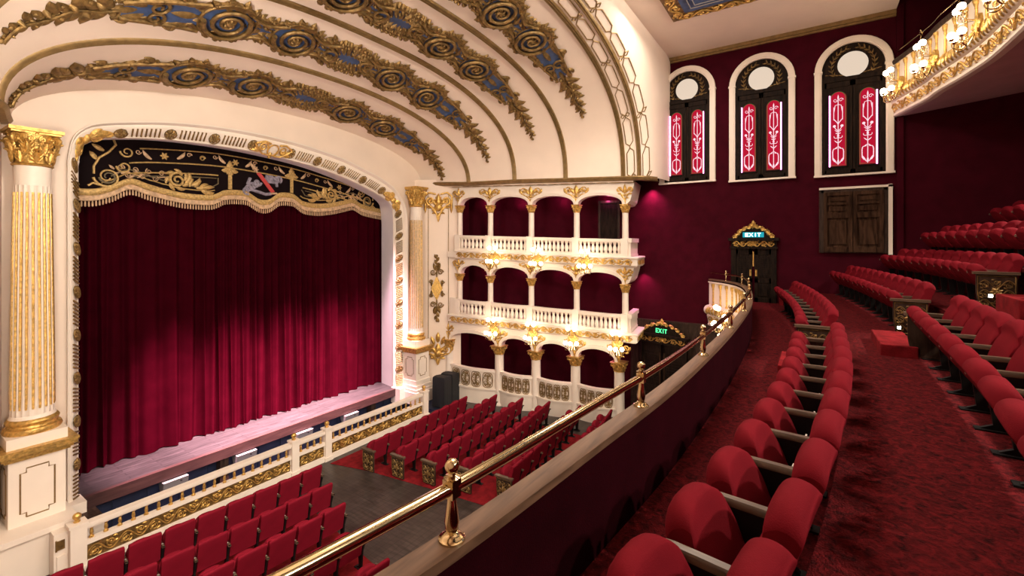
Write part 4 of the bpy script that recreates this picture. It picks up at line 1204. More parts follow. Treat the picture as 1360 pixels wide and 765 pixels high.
def letters(mb, txt, m, x, z, w, hgt, gap, t=.2):
    for ch in txt:
        b = t*w
        R = {'E': [(0, b, 0, hgt), (0, w, 0, b), (0, w*.85, hgt/2-b/2, hgt/2+b/2), (0, w, hgt-b, hgt)], 'I': [(w/2-b/2, w/2+b/2, 0, hgt)], 'T': [(w/2-b/2, w/2+b/2, 0, hgt), (0, w, hgt-b, hgt)]}
        if ch == 'X':
            for s in (1, -1):
                P = [(x+w/2-s*w/2-b/2*1.2, z), (x+w/2-s*w/2+b/2*1.2, z), (x+w/2+s*w/2+b/2*1.2, z+hgt), (x+w/2+s*w/2-b/2*1.2, z+hgt)]
                mb.prism(P, m, 0, .012)
        else:
            for (a, c, d, e) in R[ch]: mb.box(x+a, x+c, z+d, z+e, 0, .012, m)
        x += (w if ch != 'I' else w*.8)+gap
def exit_door(name, m, W, H, lab, sign, style):
    T = thing(name, lab, 'door')
    mb = MB()
    for s in (1, -1): mb.box(s*W/2-.08, s*W/2+.08, 0, H, 0, .14, m)
    mb.box(-W/2-.08, W/2+.08, H, H+.30, 0, .12, m); mb.box(-W/2-.16, W/2+.16, H+.26, H+.36, 0, .24, m); mb.box(-W/2-.12, W/2+.12, H-.02, H+.04, 0, .18, m)
    P = [(-W/2-.05, H+.36), (-W*.34, H+.62), (-W*.15, H+.74), (W*.15, H+.74), (W*.34, H+.62), (W/2+.05, H+.36)]
    mb.prism(P, m, 0, .10); mb.build('surround', 'blackwood', T, 0)
    for s in (-1, 1):
        c = s*W/4; w = W/4-.04
        mb = MB(); mb.box(c-w, c+w, .0, H-.02, .02, .06, m)
        for x in (c-w+.05, c+w-.05): mb.box(x-.05, x+.05, 0, H-.02, .06, .085, m)
        mb.box(c-w, c+w, 0, .15, .06, .085, m); mb.box(c-w, c+w, H*.36, H*.44, .06, .085, m); mb.box(c-w, c+w, H*.88, H-.02, .06, .085, m)
        mb.box(c-w+.14, c+w-.14, .22, H*.33, .06, .08, m)
        for i in range(11): 
            z = H*.46+i*H*.036; mb.box(c-w+.11, c+w-.11, z, z+H*.028, .06, .082, m)
        ring(mb, m, [(p[0]+c, p[1]) for p in arch_outline(w-.09, H*.44, H*.74)], [(p[0]+c, p[1]) for p in arch_outline(w-.13, H*.44, H*.74)], .06, .09)
        leafo = mb.build('door_leaf', 'blackwood', T, 0)
        mb = MB(); x = c-s*(w-.05)
        if style == 'upper':
            mb.box(x-.03, x+.03, H*.48, H*.60, .085, .10, m); mb.tube([m(x, H*.49, .13), m(x, H*.60, .13)], .012, 6); mb.build('handle_plate', 'gold', leafo)
            
        else:
            mb.box(x-.02, x+.02, H*.45, H*.88, .085, .11, m); mb.build('pull_bar', 'doorwood', leafo, 0)
    if style == 'upper':
        mb = MB(); mb.box(-.018, .018, H*.66, H*.93, .06, .10, m); mb.build('bolt_rail', 'gold', T)
    mb = MB(); running_scroll(mb, lambda u, v, h: m(-W/2-.02+u, H+.15+v, .12+h), W+.04, .24, 6, .02, .02)
    rosette(mb, lambda u, v, h: m(u, H+.17+v, .13+h), 0, 0, .12, .05, 8); mb.build('lintel_gilding', 'gold', T)
    mb = MB(); mq = lambda u, v, h: m(u, H+v, .10+h)
    for s in (1, -1):
        for (x, z, r) in ((.47, .42, .09), (.36, .58, .08), (.24, .68, .075), (.11, .74, .07)):
            spiral(mb, mq, s*x*W, z, r, r*.25, 1.4, pi/2, .022, .025, s, 5, 16); leaf(mb, mq, s*x*W, z, pi/2+s*.9, .2, .10, .04, s); leaf(mb, mq, s*(x-.06)*W, z+.02, (0 if s > 0 else pi)-.5*s, .17, .08, .04)
    rosette(mb, mq, 0, .80, .13, .06, 7); leaf(mb, mq, 0, .8, pi/2, .18, .12, .06); mb.build('crest_gilding', 'gold', T)
    if sign == 'cyan':
        mb = MB(); mb.box(-.33, .33, H+.38, H+.56, .10, .15, m); mb.build('exit_sign', 'exitcyan', T, 0)
        mb = MB(); letters(mb, 'EXIT', lambda u, v, h: m(u, v, .15+h), -.25, H+.405, .105, .13, .03, .24); mb.build('exit_lettering', 'exitwhite', T, 0)
    else:
        mb = MB(); mb.box(-.27, .27, H+.41, H+.60, .10, .13, m); mb.build('exit_sign', 'black', T, 0)
        mb = MB(); letters(mb, 'EXIT', lambda u, v, h: m(u, v, .13+h), -.24, H+.42, .105, .165, .022, .24); mb.build('exit_lettering', 'exitgreen', T, 0)
    return T
exit_door('exit_doorway', win_map(1.76, 5.4), 1.26, 1.90, 'black double door with gilded crest and cyan EXIT sign at balcony level', 'cyan', 'upper')
a = radians(75); lm = frame((WX-.24, 4.85, F0), (-cos(a)*.8, -sin(a), 0), (0, 0, 1), (-sin(a), cos(a)*.8, 0))
exit_door('exit_doorway', lm, 1.85, 2.98, 'dark louvred double door with gilded crest and green EXIT sign at stalls level', 'green', 'lower')
# ================================================================== BALCONY
Z1 = 5.4
BL = Curve2([(-1.2, 3.1), (-.5, 2.1), (.3, 1.56), (1.33, 1.345), (2.91, 1.20), (4.5, 1.08), (6.8, 1.03), (8.8, 1.045), (11.0, 1.12), (13.1, 1.30), (15.24, 1.60), (16.6, 1.98), (17.4, 2.42), (17.9, 2.85), (18.3, 3.25)])
GL = Curve2([(-1.2, -2.0), (.5, -2.75), (2.5, -3.1), (5, -3.25), (9, -3.32), (12.9, -3.28), (14.4, -3.10), (15.7, -2.80), (16.4, -2.70), (17.3, -2.45), (18.3, -2.15)])
def arc_pts(C, x0, x1, n=400):
    P = [(x0+(x1-x0)*i/n, C(x0+(x1-x0)*i/n)) for i in range(n+1)]
    return P
class Rail:
    """follow a plan curve by arclength; n is offset towards the stage"""
    def __init__(self, C, x0, x1):
        self.P, self.L = resample(arc_pts(C, x0, x1), 300)
    def at(self, s, n, z):
        i = min(max(s/self.L*299, 0), 298.999); k = int(i); q = i-k
        a, b = self.P[k], self.P[k+1]
        dx, dy = b[0]-a[0], b[1]-a[1]; L = hypot(dx, dy)
        return (a[0]+dx*q-dy/L*n, a[1]+dy*q+dx/L*n, z)
    def s_of_x(self, x):
        i = min(range(300), key=lambda k: abs(self.P[k][0]-x)); return i*self.L/299
    def ang(self, s):
        a = self.at(s-.05, 0, 0); b = self.at(s+.05, 0, 0); return atan2(b[1]-a[1], b[0]-a[0])
RB = Rail(BL, -.95, 18.2); RG = Rail(GL, -.95, 18.2)
def sweep_rail(R, prof, s0=0, s1=None, n=150):
    s1 = R.L if s1 is None else s1
    mb = MB(); mb.grid([[R.at(s0+(s1-s0)*i/n, p[0], p[1]) for i in range(n+1)] for p in prof]); return mb
def tier_front(T, R, zb, s_from, ledge_w, matledge):
    sweep_rail(R, [(-.02, zb), (.12, zb), (.16, zb+.03), (.16, zb+.08), (.13, zb+.10), (.20, zb+.40), (.17, zb+.46)]).build('lower_panel', 'white', T, 30)
    sweep_rail(R, [(.17, zb+.44)]+[(.16+.17*cos(a), zb+.60+.17*sin(a)) for a in [-pi/2+pi*i/8 for i in range(9)]]+[(.10, zb+.78)]).build('torus_moulding', 'white', T, 50)
    sweep_rail(R, [(.10, zb+.76), (.10, zb+1.58), (.14, zb+1.60), (.14, zb+1.64)]).build('parapet_panel', 'white', T, 30)
    # gilding: from s_from to the end, the stretch in sight
    L = R.L-s_from-.05
    mb = MB(); running_scroll(mb, lambda u, v, h: R.at(s_from+u, .165+h+v*.2, zb+.25+v), L, .30, int(L/.34), .02, .02); mb.build('gilded_vine', 'gold', T)
    mb = MB()
    n = int(L/.16)
    for i in range(n):
        u = s_from+L*(i+.5)/n
        tm = lambda a, v, h, u=u: R.at(u+a, .16+(.175+h)*cos(v/.17), zb+.60+(.175+h)*sin(v/.17))
        leaf(mb, tm, 0, -.16, pi/2+.35, .34, .12, .03); 
        if i % 3 == 0: rosette(mb, tm, 0, 0, .09, .035, 5)
        if i % 4 == 1: spiral(mb, tm, .06, .04, .08, .02, 1.2, 0, .015, .03, 1, 5, 12)
    mb.build('torus_gilding', 'gold', T)
    n = int(L/.42)
    for i in range(n):
        s = s_from+L*(i+.5)/n; p = R.at(s, .115, zb+.78)
        mb = MB(); mb.lathe([(.055, 0), (.055, .05), (.03, .07), (.036, .2), (.03, .55), (.04, .57), (.032, .6), (.055, .66), (.07, .72), (.07, .78)], p, 8)
        mb.build('gilded_colonnette', 'gold', T)
balc = thing('balcony_parapet', 'curved balcony parapet with maroon lining, brown timber ledge and white gilded front', 'parapet')
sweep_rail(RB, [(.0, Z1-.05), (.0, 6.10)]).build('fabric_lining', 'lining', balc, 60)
sweep_rail(RB, [(-.015, 6.10), (-.015, 6.15), (.125, 6.15), (.125, 6.10), (-.015, 6.10)], n=220).build('ledge', 'ledge', balc, 30)
tier_front(balc, RB, 4.42, RB.s_of_x(11.5), .14, 'ledge')
mb = MB(); mb.grid([[(-.95+19.15*i/80, BL(-.95+19.15*i/80)*(1-t)-7*t, 4.42+.6*t) for i in range(81)] for t in (0, .5, 1)]); mb.build('underside', 'soffit', balc, 60)
gal = thing('gallery_parapet', 'white and gilded front of the upper gallery overhanging above the balcony seats', 'parapet')
tier_front(gal, RG, 11.35, RG.s_of_x(7.0), .14, 'ledge')
sweep_rail(RG, [(-.12, 12.92), (-.12, 13.08), (.17, 13.08), (.19, 13.04), (.17, 12.95), (-.12, 12.92)]).build('top_rail', 'darkwood', gal, 30)
mb = MB(); mb.grid([[(-.95+19.15*i/80, GL(-.95+19.15*i/80)*(1-t)-9.5*t, 11.35+.8*t) for i in range(81)] for t in (0, .25, .5, 1)]); struct(mb.build('ceiling_soffit', 'soffit', smooth=60), 'mauve underside of the upper gallery', 'ceiling')
# brass rail on the balcony ledge
def rail_thing(R, z, xs, lab, name, x_end, rad=.030, zr=.235):
    T = thing(name, lab, 'railing')
    s0 = R.s_of_x(-.8); s1 = R.s_of_x(x_end)
    mb = MB(); mb.tube([R.at(s0+(s1-s0)*i/160, .055, z+zr) for i in range(161)], rad, 10); mb.build('handrail', 'brass', T, 60)
    for x in xs:
        p = R.at(R.s_of_x(x), .055, z)
        mb = MB()
        mb.lathe([(.062, 0), (.062, .010), (.050, .016), (.045, .024), (.022, .034), (.030, .050), (.034, .085), (.022, .17), (.020, .19), (.03, .195), (.03, .20)], p, 16)
        mb.box(p[0]-.030, p[0]+.030, p[1]-.030, p[1]+.030, p[2]+.195, p[2]+.275)
        mb.lathe([(.034, .275), (.038, .283), (.018, .292), (.015, .302)], p, 14)
        o = mb.build('post', 'brass', T, 40)
        mb = MB(); mb.ball((p[0], p[1], p[2]+.332), .034, 16, 10); mb.build('ball_finial', 'brass', o, 60)
    return T
rail_thing(RB, 6.15, [-.4, 1.60, 3.74, 5.80, 7.9, 10.0, 12.1, 14.2, 16.2, 17.5], 'polished brass handrail on ball-topped posts along the balcony ledge', 'brass_handrail', 18.15)
rail_thing(RG, 13.08, [3, 5, 7, 9, 11, 13, 15, 16.9], 'slim brass rail on posts along the upper gallery top', 'brass_handrail', 18.15, .018, .26)
# sconces
for k, x in enumerate((17.25, 15.35, 13.4, 11.4)):
    s = RG.s_of_x(x); place_sconce(RG.at(s, .36, 12.12), RG.ang(s), 'brass sconce with lit globes on the upper gallery front, %s from the side wall' % ORD[k], 'sconces on the gallery front')
s = RB.s_of_x(16.9); place_sconce(RB.at(s, .36, 4.95), RB.ang(s), 'brass sconce with lit globes below the balcony ledge next to the side wall', 'sconces on the balcony front')
s = RB.s_of_x(14.6); place_sconce(RB.at(s, .36, 4.95), RB.ang(s), 'brass sconce on the balcony front, further along from the side wall', 'sconces on the balcony front')

# floors
R1 = Curve2([(0, .75), (1, .50), (2.5, .25), (3.9, .07), (5.5, -.06), (7.2, -.10), (9.7, -.10), (11.4, 0), (13, .17), (14.6, .40), (16.4, .74), (18.2, 1.17)])
R2 = Curve2([(0, -.90), (2, -1.10), (3.2, -1.20), (5, -1.36), (8.4, -1.48), (10.5, -1.55), (12, -1.45), (13.5, -1.33), (15, -1.18), (16.5, -1.0), (18.2, -.72)])
R3 = Curve2([(0, -2.2), (5, -2.5), (10.5, -2.62), (13, -2.60), (15, -2.48), (17, -2.2), (18.2, -1.92)])
R4 = Curve2([(0, -3.2), (5, -3.5), (10, -3.62), (12, -3.52), (14, -3.37), (16, -3.15), (18.2, -2.9)])
R5 = Curve2([(0, -4.4), (5, -4.7), (10, -4.85), (14, -4.75), (17.7, -4.4), (18.2, -4.3)])
def terrace(name, x0, x1, fy, by, z, zlow, material, lab):
    n = max(4, int((x1-x0)/.25)); X = [x0+(x1-x0)*i/n for i in range(n+1)]
    mb = MB()
    mb.grid([[(x, fy(x), zlow) for x in X], [(x, fy(x), z-.03) for x in X], [(x, fy(x)+.015, z-.005) for x in X], [(x, fy(x), z) for x in X], [(x, by(x), z) for x in X]])
    for x in (x0, x1): mb.add([(x, fy(x), zlow), (x, fy(x), z), (x, by(x), z), (x, by(x), zlow)], [(0, 1, 2, 3)])
    return struct(mb.build(name, material, smooth=30), lab, 'floor')
XS = 8.62
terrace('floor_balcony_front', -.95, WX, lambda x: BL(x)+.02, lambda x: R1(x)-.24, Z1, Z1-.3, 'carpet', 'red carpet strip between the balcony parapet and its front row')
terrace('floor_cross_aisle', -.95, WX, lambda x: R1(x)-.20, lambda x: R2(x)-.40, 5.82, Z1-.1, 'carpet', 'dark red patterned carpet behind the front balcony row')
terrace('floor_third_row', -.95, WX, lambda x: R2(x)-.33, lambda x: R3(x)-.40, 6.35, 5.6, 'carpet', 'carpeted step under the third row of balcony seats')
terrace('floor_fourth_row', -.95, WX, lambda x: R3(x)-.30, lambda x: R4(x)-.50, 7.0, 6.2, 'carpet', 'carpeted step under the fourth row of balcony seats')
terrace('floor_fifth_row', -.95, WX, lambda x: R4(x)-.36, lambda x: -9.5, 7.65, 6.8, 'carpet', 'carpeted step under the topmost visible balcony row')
def step_box(x0, x1, y0, y1, z0, z1, lab):
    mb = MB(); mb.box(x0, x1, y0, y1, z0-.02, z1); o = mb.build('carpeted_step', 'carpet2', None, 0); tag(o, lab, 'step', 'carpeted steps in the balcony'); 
    b = o.modifiers.new('soft', 'BEVEL'); b.width = .015; b.segments = 2
step_box(8.15, 9.25, -.02, .46, Z1, 5.6, 'red carpeted step box at the end of the front balcony row, facing the parapet')
step_box(8.68, 10.05, -1.27, -.84, 5.82, 5.99, 'red carpeted step box out in the aisle before the second row end panel')
step_box(10.0, 10.65, -1.88, -1.40, 5.82, 6.15, 'taller red carpeted step tucked against the second row end panel')
step_box(9.4, 10.40, -2.96, -2.45, 6.35, 6.68, 'red carpeted step beside the lit end panel of the third row')
step_box(17.6, 18.1, .55, .95, Z1, 5.75, 'small red carpeted block at the foot of the side wall by the black exit door')

# ================================================================== SEATS
def cush(mb, secs, seg=22, p=3.2):
    rows = []
    for (cy, cz, a, b, dy, dz) in secs:
        row = []
        for i in range(seg):
            t = 2*pi*i/seg; ct, st_ = cos(t), sin(t)
            x = a*math.copysign(abs(ct)**(2/p), ct); q = b*math.copysign(abs(st_)**(2/p), st_)
            row.append((x, cy+q*dy, cz+q*dz))
        rows.append(row)
    mb.grid(rows, closed_v=True); mb.fan(rows[0], True); mb.fan(rows[-1])
PITCH = .597
def seat_proto(kind, lab):
    T = thing('balcony_chair' if kind == 'balcony' else 'stalls_chair', lab, 'theatre seat')
    vel = 'redseat' if kind == 'balcony' else 'redseat2'
    def pad(prof, hw, e, ax=(0, 1), rc=.001):
        # side profile (y, z) carried across the width, edges rolled in
        cy = sum(p[0] for p in prof)/len(prof); cz = sum(p[1] for p in prof)/len(prof)
        top = max(p[0]*ax[0]+p[1]*ax[1] for p in prof); rows = []
        for (x, k) in ((-hw, .72), (-hw+e*.12, .86), (-hw+e*.45, .955), (-hw+e, 1.0), (-hw*.55, 1.02), (-hw*.25, 1.025), (hw*.25, 1.025), (hw*.55, 1.02), (hw-e, 1.0), (hw-e*.45, .955), (hw-e*.12, .86), (hw, .72)):
            d = (1-k)
            row = []
            for (y, z) in prof:
                dy, dz = y-cy, z-cz; L = hypot(dy, dz); q = min(.06, L)*d*1.1
                y1, z1, x1 = y-dy/L*q, z-dz/L*q, x
                g = (y*ax[0]+z*ax[1]-top+rc)/rc
                if g > 0:
                    w = abs(x)/hw; dr = rc*(g*.38*w**3.2); x1 = x*(1-.13*g*g); y1 -= ax[0]*dr; z1 -= ax[1]*dr
                row.append((x1, y1, z1))
            rows.append(row)
        m_ = MB(); m_.grid(rows, closed_v=True); m_.fan(rows[0], True); m_.fan(rows[-1]); return m_
    if kind == 'balcony':
        B = [(.00, .36), (.06, .385), (.075, .46), (.055, .58), (.01, .72), (-.035, .83)]+[(-.115+.082*cos(a), .885+.085*sin(a)) for a in [.25+i*(2.75/8) for i in range(9)]]+[(-.16, .75), (-.10, .55), (-.045, .38)]
        B = [(y-.065, z) for y, z in B]
        mb = pad(crom(B+[B[0]], 3)[:-1], .265, .06, (0, 1), .22)
    else:
        B = [(.00, .33), (.05, .35), (.06, .45), (.02, .65), (-.04, .82), (-.075, .92), (-.10, .962), (-.14, .968), (-.165, .945), (-.16, .88), (-.10, .62), (-.05, .40), (-.04, .34)]
        mb = pad(crom(B+[B[0]], 3)[:-1], .262, .035)
    mb.build('backrest', vel, T, 60)
    uy, uz = (.50, .866); ny, nz = -uz, uy
    P = lambda d, off: ((.105 if kind == 'balcony' else .06)+uy*d+ny*off, .39+uz*d+nz*off)
    Q = [(0, -.045), (.08, -.065), (.20, -.085), (.31, -.085)]+[(.355+.095*cos(a), -.005+.085*sin(a)) for a in [-1.2+i*(2.4/8) for i in range(9)]]+[(.31, .075), (.18, .07), (.06, .05), (0, .035)]
    mb = pad(crom([P(*q) for q in Q]+[P(*Q[0])], 3)[:-1], .25, .075, (uy, uz), .23)
    mb.build('seat_cushion', vel, T, 60)
    x = PITCH/2 if kind == 'balcony' else .2915
    mb = MB(); 
    aw = .030 if kind == 'balcony' else .024
    mb.grid([[(x-aw, y, z-.028), (x-aw, y, z), (x-aw*.7, y, z+.012), (x+aw*.7, y, z+.012), (x+aw, y, z), (x+aw, y, z-.028)] for (y, z) in [(-.16, .655), (.0, .655), (.2, .652), (.27, .65), (.31, .645), (.33, .632)]], closed_v=True)
    mb.add([(x-aw, .33, .604), (x+aw, .33, .604), (x+aw*.7, .33, .644), (x-aw*.7, .33, .644)], [(0, 1, 2, 3)])
    mb.build('armrest', 'armwood', T, 40)
    mb = MB(); 
    mb.prism([(-.06, .0), (.14, .0), (.14, .02), (.06, .06), (.10, .40), (.30, .60), (.30, .63), (-.13, .63), (-.05, .4), (-.02, .06), (-.06, .02)], lambda y, z, h: (x+h, y, z), -.018, .018)
    mb.box(x-.05, x+.05, -.10, .18, 0, .015)
    mb.build('arm_standard', 'black', T, 0)
    if kind == 'balcony':
        mb = MB(); m = frame((-.165, .0, .60), (1, 0, 0), (0, -.3, 1), (0, 1, .2)); mb.box(-.026, .026, -.03, .03, .0, .012, m); 
        o = mb.build('number_plate', 'plate', T, 0)
    else:
        mb = MB(); mb.lathe([(.03, 0), (.028, .02), (.012, .03)], (x, -.05, .64), 8); mb.build('arm_button', 'plate', T, 40)
    return T
def end_panel(T, side, kind):
    x = side*(PITCH/2 if kind == 'balcony' else .2915)
    m = frame((x, 0, 0), (0, 1, 0), (0, 0, 1), (side, 0, 0))
    mb = MB(); mb.prism([(-.14, .02), (.30, .02), (.34, .30), (.34, .62), (-.14, .62)], m, -.02, .025); o = mb.build('end_panel', 'darkwood', T, 0)
    mb = MB()
    for i, z in enumerate((.14, .30, .46)):
        running_scroll(mb, lambda u, v, h, z=z: m(-.11+u, z+v, .025+h), .42, .17, 3, .009, .008)
    path(mb, m, [(-.12, .05), (.28, .05), (.32, .30), (.32, .59), (-.12, .59), (-.12, .05)], .010, .028, 4)
    rosette(mb, lambda u, v, h: m(.1+u, .33+v, .03+h), 0, 0, .09, .03, 7)
    mb.build('gilded_filigree', 'oldgold', o)
    mb = MB(); mb.box(-.17, .38, .62, .665, -.045, .05, m); mb.build('end_cap', 'armwood', o, 0)

bal_proto = None
def balcony_row(C, z, x0, n, rowlab, blocklab, grp, end=None, step=PITCH, umax=1600):
    global bal_proto
    for k in range(n):
        x = x0+step*k; y = C(x); p = proj((x, y, z+.9))
        if p[0] > umax or p[0] < -60 or p[2] < 1.0 or p[1] > 900: continue
        idx = k if end != 'hi' else n-1-k
        lab = 'red balcony seat, %s from %s, %s row%s' % (ORD[idx], 'its gilded end panel' if end == 'lo' else 'the step gap', rowlab, blocklab)
        rot = math.atan(C.slope(x))
        if bal_proto is None:
            bal_proto = seat_proto('balcony', lab); o = bal_proto; o.location = (x, y, z); o.rotation_euler = (0, 0, rot); o['group'] = grp
        else:
            o = dup(bal_proto, (x, y, z), rot, lab, grp)
        if end == 'lo' and k == 0: o['_end'] = -1
        if end == 'hi' and k == n-1: o['_end'] = 1
balcony_row(R1, Z1, 2.5-2*PITCH, 12, 'front', ' beside the parapet', 'front row balcony seats before the step gap', 'hi')
balcony_row(R1, Z1, 9.72, 11, 'front', ' beyond the step gap', 'front row balcony seats beyond the step gap', 'lo')
balcony_row(R2, 5.82, 8.42-10*PITCH, 11, 'second', ' before the step gap', 'second row balcony seats before the step gap', 'hi')
balcony_row(R2, 5.82, 11.02, 12, 'second', ' beyond the steps', 'second row balcony seats beyond the step gap', 'lo')
balcony_row(R3, 6.35, 10.98, 12, 'third', '', 'third row balcony seats', 'lo')
# upper rows counted from the side wall
def upper_row(C, z, xend, n, rowlab, grp):
    for k in range(n):
        x = xend-PITCH*k; y = C(x); p = proj((x, y, z+.9))
        if p[0] > 1650 or p[2] < 1: break
        dup(bal_proto, (x, y, z), math.atan(C.slope(x)), 'red velvet balcony seat, %s from the side wall in the %s row up' % (ORD[k], rowlab), grp)
upper_row(R4, 7.0, 17.45, 16, 'fourth', 'fourth row balcony seats')
upper_row(R5, 7.65, 17.5, 10, 'fifth', 'fifth row balcony seats')
for o in list(COL.objects):
    if '_end' in o: 
        s = o['_end']; del o['_end']; end_panel(o, s, 'balcony')

# ================================================================== STALLS
LEDGE = [(492, 765), (604, 692), (681, 636), (797, 574), (910, 501), (960, 450)]
def hidden(p):
    u, v, d = p
    if u < -40 or u > 1000 or v > 800: return True
    if u < 492: return v > 800
    for a, b in zip(LEDGE, LEDGE[1:]):
        if a[0] <= u <= b[0]:
            return v > a[1]+(b[1]-a[1])*(u-a[0])/(b[0]-a[0])+60
    return False
mb = MB(); mb.box(-.95, WX, -1, 12.95, F0-.1, F0); struct(mb.build('floor', 'floorwood', smooth=0), 'dark timber floor of the stalls', 'floor')
mb = MB(); P = [(8.70, 12.55), (13.7, 12.5), (14.9, 10.5), (14.9, 3.5), (9.9, 3.5), (9.35, 9.0), (9.05, 11.2)]
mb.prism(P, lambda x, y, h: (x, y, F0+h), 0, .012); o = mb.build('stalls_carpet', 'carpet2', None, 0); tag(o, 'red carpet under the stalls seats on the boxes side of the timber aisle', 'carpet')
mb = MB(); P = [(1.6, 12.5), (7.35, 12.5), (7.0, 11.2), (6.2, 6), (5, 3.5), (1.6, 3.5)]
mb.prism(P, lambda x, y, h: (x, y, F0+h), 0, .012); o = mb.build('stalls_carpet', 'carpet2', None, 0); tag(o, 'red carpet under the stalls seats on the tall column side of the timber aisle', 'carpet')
st_proto = None
SP = .5835
def stalls_row(Y0, kl, kr, xl, nl, xr, nr, rk):
    global st_proto
    for blk in (0, 1):
        for k in range(nl if blk == 0 else nr):
            x = xl-SP*k if blk == 0 else xr+SP*k
            c = kl if x < 8.3 else kr
            y = Y0+.14+c*(x-8.3)**2
            if hidden(proj((x, y-.1, F0+.95))): continue
            lab = 'red stalls seat, %s from timber aisle, %s row from stage, %s side' % (ORD[k], ORD[rk], 'tall column' if blk == 0 else 'opera boxes')
            rot = math.atan(2*c*(x-8.3)); grp = 'stalls seats on the %s side' % ('tall column' if blk == 0 else 'opera boxes')
            if st_proto is None:
                st_proto = seat_proto('stalls', lab); o = st_proto; o.location = (x, y, F0+.01); o.rotation_euler = (0, 0, rot); o['group'] = grp
            else: o = dup(st_proto, (x, y, F0+.01), rot, lab, grp)
            if blk == 1 and k == 0: o['_end'] = -1
stalls_row(10.92, .010, .0075, 7.06, 9, 9.33, 8, 0)
stalls_row(9.88, .011, .011, 6.66, 10, 9.55, 9, 1)
stalls_row(8.87, .009, .009, 6.30, 11, 9.79, 9, 2)
stalls_row(7.76, .010, .010, 5.95, 11, 10.03, 9, 3)
stalls_row(6.58, .010, .010, 5.60, 10, 10.27, 9, 4)
stalls_row(5.45, .010, .010, 5.25, 9, 10.5, 9, 5)
stalls_row(4.35, .010, .010, 4.90, 9, 10.7, 9, 6)
for o in list(COL.objects):
    if '_end' in o:
        del o['_end']; end_panel(o, -1, 'stalls')

# balustrade in front of the pit
T = thing('pit_balustrade', 'cream pit balustrade with gilded balusters and scrolled frieze panel before the stage', 'balustrade')
BY = 12.88
posts = [2.92, 7.70, 8.80, 13.12]
for i, x in enumerate(posts):
    w = .11 if i in (1, 2) else .13
    mb = MB(); mb.box(x-w, x+w, BY-w, BY+w, F0, 1.62); mb.box(x-w-.03, x+w+.03, BY-w-.03, BY+w+.03, F0, F0+.12); mb.box(x-w-.025, x+w+.025, BY-w-.025, BY+w+.025, 1.58, 1.63)
    o = mb.build('post', 'white', T, 0)
    mb = MB(); mb.lathe([(.05, 0), (.06, .02), (.03, .045), (.035, .06)], (x, BY, 1.63), 12); mb.ball((x, BY, 1.755), .075, 14, 9); mb.build('ball_finial', 'gold', o, 60)
for i, (a, b) in enumerate(zip(posts, posts[1:])):
    a += .11; b -= .11
    mb = MB()
    for z0, z1, w in ((F0, F0+.15, .10), (1.10, 1.20, .07), (1.43, 1.47, .06), (1.47, 1.56, .09)): mb.box(a, b, BY-w, BY+w, z0, z1)
    mb.box(a, b, BY-.03, BY+.03, F0+.1, 1.12)
    mb.build('rail_frame', 'white', T, 0)
    mb = MB(); mb.box(a+.03, b-.03, BY-.045, BY-.03, F0+.17, 1.09); g = mb.build('frieze_panel', 'oldgold', T, 0)
    mb = MB(); running_scroll(mb, lambda u, v, h: (a+.04+u, BY-.046-h, .93+v), b-a-.08, .30, max(3, int((b-a)/.26)), .016, .016); mb.build('vine_scroll', 'gold', g)
    n = max(4, int((b-a)/.24))
    for k in range(n):
        x = a+(b-a)*(k+.5)/n
        mb = MB(); mb.lathe([(.045, 0), (.045, .03), (.022, .05), (.036, .10), (.030, .15), (.02, .18), (.036, .20), (.045, .21), (.045, .235)], (x, BY, 1.20), 10)
        mb.build('baluster', 'gold', T, 40)
# pier with socket next to the end post
mb = MB(); mb.box(2.58, 2.80, 12.93, 13.25, F0, 1.5); mb.box(2.62, 2.76, 12.90, 12.94, F0+.12, 1.05)
struct(mb.build('trim_20', 'white', smooth=0), 'short white pier behind the balustrade end post', 'pier')
mb = MB(); mb.box(2.62, 2.74, 12.90, 12.95, 1.18, 1.36); mb.box(2.60, 2.625, 12.895, 12.95, 1.16, 1.38); o = mb.build('wall_socket', 'oldgold', None, 0); tag(o, 'bronze socket plate on the white pier beside the balustrade end post', 'socket')
# black covered cabinets
for k, (x, lab) in enumerate(((14.43, 'black cloth covered cabinet in front of the ground boxes, corner towards the balustrade'), (15.00, 'black cloth covered cabinet beside its twin, touching the ground level boxes'))):
    T = thing('covered_cabinet', lab, 'cabinet', 'black covered cabinets', (x, 13.10+.06*k, F0), radians(8))
    mb = MB(); S = []
    rows = []
    for z, e in ((0, .0), (.05, .0), (1.10, .0), (1.20, .005), (1.235, .02), (1.245, .05)):
        row = []
        for i in range(40):
            t = i/40*4; sd = int(t); q = t-sd; w, d = .272-e, .30-e
            x_, y_ = [(-w+2*w*q, -d), (w, -d+2*d*q), (w-2*w*q, d), (-w, d-2*d*q)][sd]
            f = .012*sin(i*2.3)*(1-z/1.3)
            row.append((x_+f*(1 if x_ > 0 else -1), y_+f, z+(.025*sin((x_+.3)*8) if z > 1.15 else 0)))
        rows.append(row)
    mb.grid(rows, closed_v=True); mb.fan(rows[-1]); mb.build('cloth_cover', 'blackcloth', T, 40)
    mb = MB(); mb.box(-.26, .26, -.28, .28, -.0, .04); mb.build('plinth', 'black', T, 0)
# small step lamps on end panels
for (p, lab) in (((10.62, -2.44, 6.62), 'small glaring step lamp on the third row end panel'), ((10.60, -1.28, 5.98), 'small step lamp on the second row end panel'), ((9.38, -.04, 5.62), 'small step lamp low on the far front row end panel')):
    T = thing('step_lamp', lab, 'lamp', loc=p)
    mb = MB(); mb.box(-.02, .02, -.035, .035, -.03, .03); mb.build('housing', 'black', T, 0)
    mb = MB(); mb.box(-.026, -.02, -.025, .025, -.022, .022); mb.build('lens', 'steplamp', T, 0)

